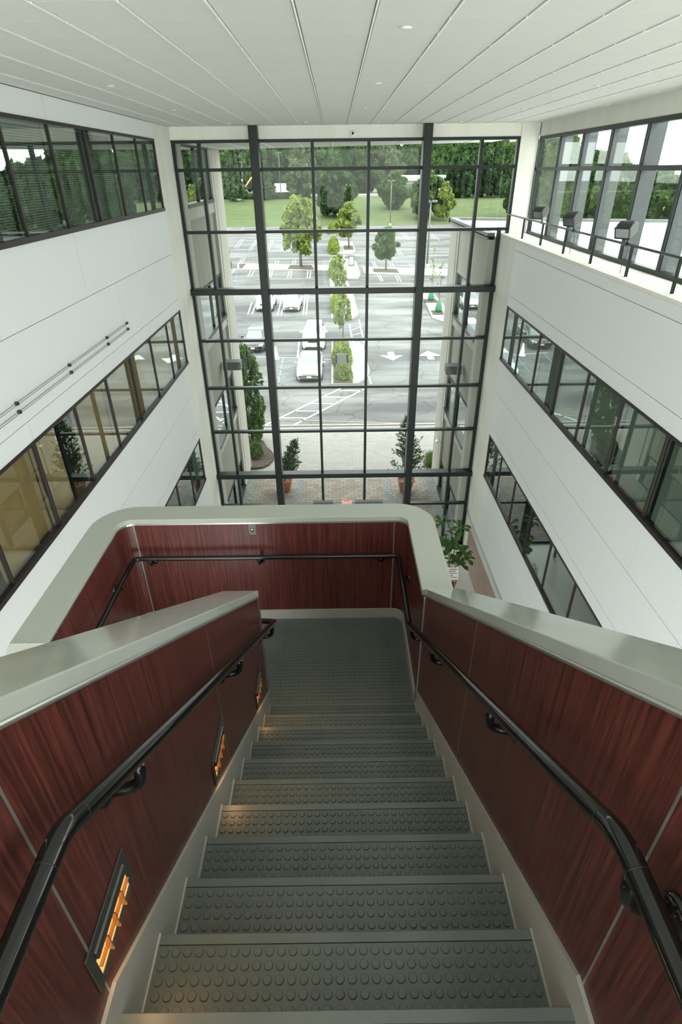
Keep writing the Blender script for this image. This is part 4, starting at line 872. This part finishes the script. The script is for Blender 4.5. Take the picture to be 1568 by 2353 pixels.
# stair walls
SL = 0.7214
def ctop(Y): return -0.745 if Y < 0.63 else -0.745 - SL * (Y - 0.63)      # top of the sloping cap
def sloped_wall(name, sx, x_in, x_out, y_end, label, level=None):
    """half wall: wood face towards the stairs, panelled back, cap on top"""
    b = MB(); xi = sx * x_in; xo = sx * (x_out - 0.03)
    ye = y_end
    pts = [(YB, -2.6), (YB, ctop(0) - 0.05), (0.63, ctop(0) - 0.05), (ye, ctop(ye) - 0.05), (ye, ZL - 0.25), (YL - 0.1, ZL - 0.25), (0.63, -2.6)]
    b.prism([(xi + sx * 0.004, y, z) for y, z in pts], (xo - xi, 0, 0)); o = struct(b.build(name, M['panel']), label, 'wall')
    b = MB(); b.prism([(xi, y, z) for y, z in pts], (sx * 0.004, 0, 0)); b.build('wood_facing', M['wood'], o)
    b = MB(); xo2 = sx * x_out; xa = xi - sx * 0.008
    cp = [(YB, ctop(0)), (0.63, ctop(0)), (ye + 0.01, ctop(ye + 0.01)), (ye + 0.01, ctop(ye + 0.01) - 0.052), (0.63, ctop(0) - 0.052), (YB, ctop(0) - 0.052)]
    b.prism([(xa, y, z) for y, z in cp], (xo2 - xa, 0, 0)); b.build('cap', M['cap'], o, 0.004)
    b = MB(); zz = 0.061; b.tube([(xi - sx * 0.002, YB, ctop(0) - zz), (xi - sx * 0.002, 0.63, ctop(0) - zz), (xi - sx * 0.002, ye, ctop(ye) - zz)], 0.009, 10); b.build('cap_molding', M['metal'], o)
    b = MB()
    for y in (0.59, 1.86):
        wj = 0.003 if y < 1 else 0.0015; b.box(min(xi, xi - sx * 0.0015), max(xi, xi - sx * 0.0015), y - wj, y + wj, sk(y), ctop(y) - 0.06)
    b.build('joint_strip', M['metal'], o)
    return o
wc = sloped_wall('wall_stair_left', -1, 0.600, 0.845, 3.13, 'mahogany half wall left of the steps with grey sloping cap')
b = MB(); b.box(-0.82, -0.594, 3.13, 3.142, ZL, ctop(3.13) - 0.05); b.box(-0.606, -0.594, 3.115, 3.15, ZL, ctop(3.13) - 0.05); b.build('end_trim', M['metal'], wc)
wrr = sloped_wall('wall_stair_right', 1, 0.600, 0.83, 3.13, 'mahogany half wall right of the steps with grey sloping cap')

# landing wall, U shaped with rounded corners
ZC = -2.54
def upath(off):
    """plan path offset outwards from the inner face"""
    r1, r2 = 0.10 + off, 0.13 + off
    p_ = [(0.585 + off, 3.10)] + [(0.585 + off, 3.99)]
    p_ += arc(0.485, 4.005, r1, 0, 90, 8)
    p_ += [(0.0, YW + off), (-0.9, YW + off)]
    p_ += arc(-1.77, 3.975, r2, 90, 180, 8)
    p_ += [(-1.90 - off, 3.3), (-1.90 - off, 2.62)]
    return p_
def ustrip(mb, o0, o1, z0, z1, mi=0):
    a = upath(o0); c = upath(o1); n = len(a)
    vs_ = [(x, y, z0) for x, y in a] + [(x, y, z1) for x, y in a] + [(x, y, z0) for x, y in c] + [(x, y, z1) for x, y in c]
    fs_ = []
    for i_ in range(n - 1):
        for p0, p1 in ((0, n), (3 * n, 2 * n), (n, 3 * n), (2 * n, 0)): fs_.append((p0 + i_, p0 + i_ + 1, p1 + i_ + 1, p1 + i_))
    fs_ += [(0, n, 3 * n, 2 * n), (n - 1, 2 * n - 1, 4 * n - 1, 3 * n - 1)]
    mb.add(vs_, fs_, mi, False)
b = MB(); ustrip(b, 0.004, 0.18, ZL - 0.25, ZC - 0.04)
wland = struct(b.build('wall_landing', M['panel']), 'U shaped mahogany half wall around the landing with rounded grey cap', 'wall')
b = MB(); ustrip(b, 0, 0.004, ZL - 0.05, ZC - 0.04); b.build('wood_facing', M['wood'], wland)
b = MB(); ustrip(b, -0.012, 0.212, ZC - 0.045, ZC); b.build('cap', M['capm'], wland, 0.004)
b = MB(); ustrip(b, -0.006, 0.006, ZC - 0.062, ZC - 0.045); b.build('cap_molding', M['metal'], wland)
b = MB(); ustrip(b, -0.012, 0.002, ZL, ZL + 0.108)
b.build('baseboard', M['skirt'], wland)
b = MB()
for x in (-1.79, 0.47): b.box(x - 0.005, x + 0.005, YW - 0.003, YW + 0.002, ZL + 0.1, ZC - 0.05)
b.box(0.582, 0.586, 3.05, 3.06, ZL + 0.1, ZC - 0.05); b.build('joint_strip', M['metal'], wland)
# outer wall of the second flight
b = MB(); yy = (2.62, 0.2); z2 = lambda Y: ZC - 0.72 * (2.62 - Y)
b.prism([(-1.904, 2.62, ZC - 0.04), (-1.904, 0.2, z2(0.2) - 0.04), (-1.904, 0.2, z2(0.2) - 1.3), (-1.904, 2.62, ZL - 0.5)], (-0.18, 0, 0)); o = struct(b.build('wall_lower_flight', M['panel']), 'half wall along the lower flight', 'wall')
b = MB(); b.prism([(-1.9, 2.62, ZC - 0.04), (-1.9, 0.2, z2(0.2) - 0.04), (-1.9, 0.2, z2(0.2) - 1.3), (-1.9, 2.62, ZL - 0.5)], (-0.004, 0, 0)); b.build('wood_facing', M['wood'], o)
b = MB(); b.prism([(-1.888, 2.62, ZC), (-1.888, 0.2, z2(0.2)), (-1.888, 0.2, z2(0.2) - 0.045), (-1.888, 2.62, ZC - 0.045)], (-0.224, 0, 0)); b.build('cap', M['capm'], o)
# switch plate on landing wall
t = empty('key_switch', (-0.765, YW, -2.66)); tag(t, 'small metal key switch plate on the landing wall', 'switch')
b = MB(); b.box(-0.035, 0.035, -0.006, 0, -0.055, 0.055); b.build('plate', M['fin2'], t, 0.002)
b = MB(); b.lathe([(0.014, 0), (0.014, 0.012), (0.001, 0.013)], (0, -0.006, 0), 16, axis=Matrix.Rotation(PI / 2, 3, 'X')); b.build('key_barrel', M['chrome'], t)

# handrails
RR = 0.0212
def smooth(path, r=0.05, n=4):
    out = [Vector(path[0])]
    for a, c, d in zip(path, path[1:], path[2:]):
        a, c, d = Vector(a), Vector(c), Vector(d); p0 = c + (a - c).normalized() * r; p1 = c + (d - c).normalized() * r
        for i_ in range(n + 1): t_ = i_ / n; out.append((p0.lerp(c, t_)).lerp(c.lerp(p1, t_), t_))
    out.append(Vector(path[-1])); return out
def bracket(par, p_wall, p_rail, down=0.075):
    """curved J bracket from the wall rose up to the rail"""
    b = MB(); W = Vector(p_wall); R_ = Vector(p_rail); d = (R_ - W); d.z = 0; dn = d.normalized(); low = min(R_.z - 0.055, W.z)
    pts = smooth([W, Vector((R_.x, R_.y, W.z)), R_], 0.045, 5)
    b.tube(pts, 0.0155, 12)
    ax = Matrix.Rotation(PI / 2, 3, 'Y') if abs(dn.x) > 0.5 else Matrix.Rotation(PI / 2, 3, 'X')
    if dn.x < -0.5: ax = Matrix.Rotation(-PI / 2, 3, 'Y')
    if dn.y < -0.5: ax = Matrix.Rotation(PI / 2, 3, 'X')
    b.lathe([(0.036, 0), (0.036, 0.012), (0.026, 0.02), (0.001, 0.022)], W, 18, axis=ax)
    b.build('bracket', M['rail'], par)
def hz_(Y): return -1.0 if Y < 0.56 else -1.0 - 0.7215 * (Y - 0.56)
def seams(par, pts):
    for p0, dr in pts:
        b = MB(); dr = Vector(dr).normalized(); p0 = Vector(p0); b.tube([p0 - dr * 0.0015, p0 + dr * 0.0015], RR + 0.0006, 16); b.build('joint_ring', M['black'], par)
sd = (0, 1, -0.7215)
hl = empty('handrail', (-0.6, 0.56, -1.0)); tag(hl, 'glossy black handrail on the mahogany wall left of the steps', 'handrail')
inv = lambda e: [setattr(c_, 'location', (-e.location.x, -e.location.y, -e.location.z)) for c_ in C.objects if c_.parent == e]
b = MB(); b.tube(smooth([(-0.505, YB, -1.0), (-0.505, 0.56, -1.0), (-0.505, 3.19, hz_(3.19)), (-0.62, 3.24, hz_(3.24)), (-0.93, 3.24, hz_(3.24))], 0.035, 6), RR, 20); b.build('rail', M['rail'], hl)
for y in (0.30, 0.86, 1.98, 3.04): bracket(hl, (-0.6, y - 0.02, hz_(y) - 0.105), (-0.505, y, hz_(y) - 0.015))
seams(hl, [((-0.505, 0.50, -1.0), (0, 1, 0)), ((-0.505, 0.62, hz_(0.62)), sd), ((-0.505, 2.0, hz_(2.0)), sd), ((-0.505, 3.0, hz_(3.0)), sd)]); inv(hl)
hr = empty('handrail', (0.6, 0.56, -1.05)); tag(hr, 'glossy black handrail from the right wall round the landing', 'handrail')
zr = -2.90; yk = 0.56 + (-zr - 1.04) / 0.7215
b = MB(); b.tube(smooth([(0.505, YB, -1.04), (0.505, 0.56, -1.04), (0.505, yk, zr), (0.505, 4.02, zr), (-1.815, 4.02, zr), (-1.815, 2.70, zr), (-1.815, 0.6, zr - 1.5)], 0.05, 6), RR, 20); b.build('rail', M['rail'], hr)
h2 = lambda Y: hz_(Y) - 0.04
for y in (0.50, 1.28, 2.28, 3.02): bracket(hr, (0.6, y - 0.02, h2(y) - 0.105), (0.505, y, h2(y) - 0.015))
bracket(hr, (0.585, 3.80, zr - 0.08), (0.505, 3.80, zr - 0.015))
for x in (0.36, -0.72, -1.68): bracket(hr, (x, YW, zr - 0.08), (x, 4.02, zr - 0.015))
bracket(hr, (-1.9, 3.7, zr - 0.08), (-1.815, 3.7, zr - 0.015)); bracket(hr, (-1.9, 2.8, zr - 0.08), (-1.815, 2.8, zr - 0.015))
seams(hr, [((0.505, 0.50, -1.04), (0, 1, 0)), ((0.505, 0.62, h2(0.62)), sd), ((0.505, 2.3, h2(2.3)), sd)]); inv(hr)

# step lights
def step_light(y, z, label):
    t = empty('step_light', (-0.6, y, z)); tag(t, label, 'step light')
    w_, h_ = 0.13, 0.082
    b = MB(); fr = [(-w_, w_, 0.020, h_), (-w_, w_, -h_, -0.055), (-w_, -w_ + 0.028, -0.055, 0.020), (w_ - 0.028, w_, -0.055, 0.020)]
    for ya, yb_, za, zb in fr: b.box(0, 0.006, ya, yb_, za, zb)
    b.build('face_plate', M['metal'] if False else M['fin2'], t, 0.002)
    b = MB(); n = 8; pr = [(0.006, 0.056), (0.013, 0.052), (0.016, 0.040), (0.014, 0.024), (0.006, 0.020)]; b.prism([(x, -w_ + 0.03, z_) for x, z_ in pr], (0, 2 * w_ - 0.06, 0)); b.build('hood', M['fin2'], t, 0.002)
    b = MB(); b.box(-0.02, 0.003, -w_ + 0.028, w_ - 0.028, -0.055, 0.020); b.build('lamp_diffuser', M['glow'], t)
    for k in range(1, 4):
        b = MB(); yy_ = -w_ + 0.03 + k * (2 * w_ - 0.06) / 4; b.box(0.003, 0.016, yy_ - 0.002, yy_ + 0.002, -0.05, 0.018); b.build('louvre', M['brasslouvre'], t)
    b = MB(); b.box(0.003, 0.012, -w_ + 0.03, w_ - 0.03, -0.018, -0.014); b.build('louvre', M['brasslouvre'], t)
    ld = bpy.data.lights.new('step_glow', 'AREA'); ld.shape = 'RECTANGLE'; ld.size = 0.19; ld.size_y = 0.05; ld.energy = 0.13; ld.color = (1, 0.55, 0.22)
    lo = bpy.data.objects.new('step_glow', ld); C.objects.link(lo); lo.parent = t; lo.location = (0.03, 0, -0.02); lo.rotation_euler = (0, math.radians(-60), 0); lo.rotation_euler = Vector((-1, 0, 0.7)).to_track_quat('Z', 'Y').to_euler()
M['brasslouvre'] = mat('warm_louvre', (0.6, 0.3, 0.1), 0.4, metal=0.5)
step_light(0.695, -1.622, 'lit step light low on the left wall nearest the camera')
step_light(1.715, -2.375, 'lit step light midway down the left wall')
step_light(2.775, -3.140, 'lit step light farthest down by the landing')
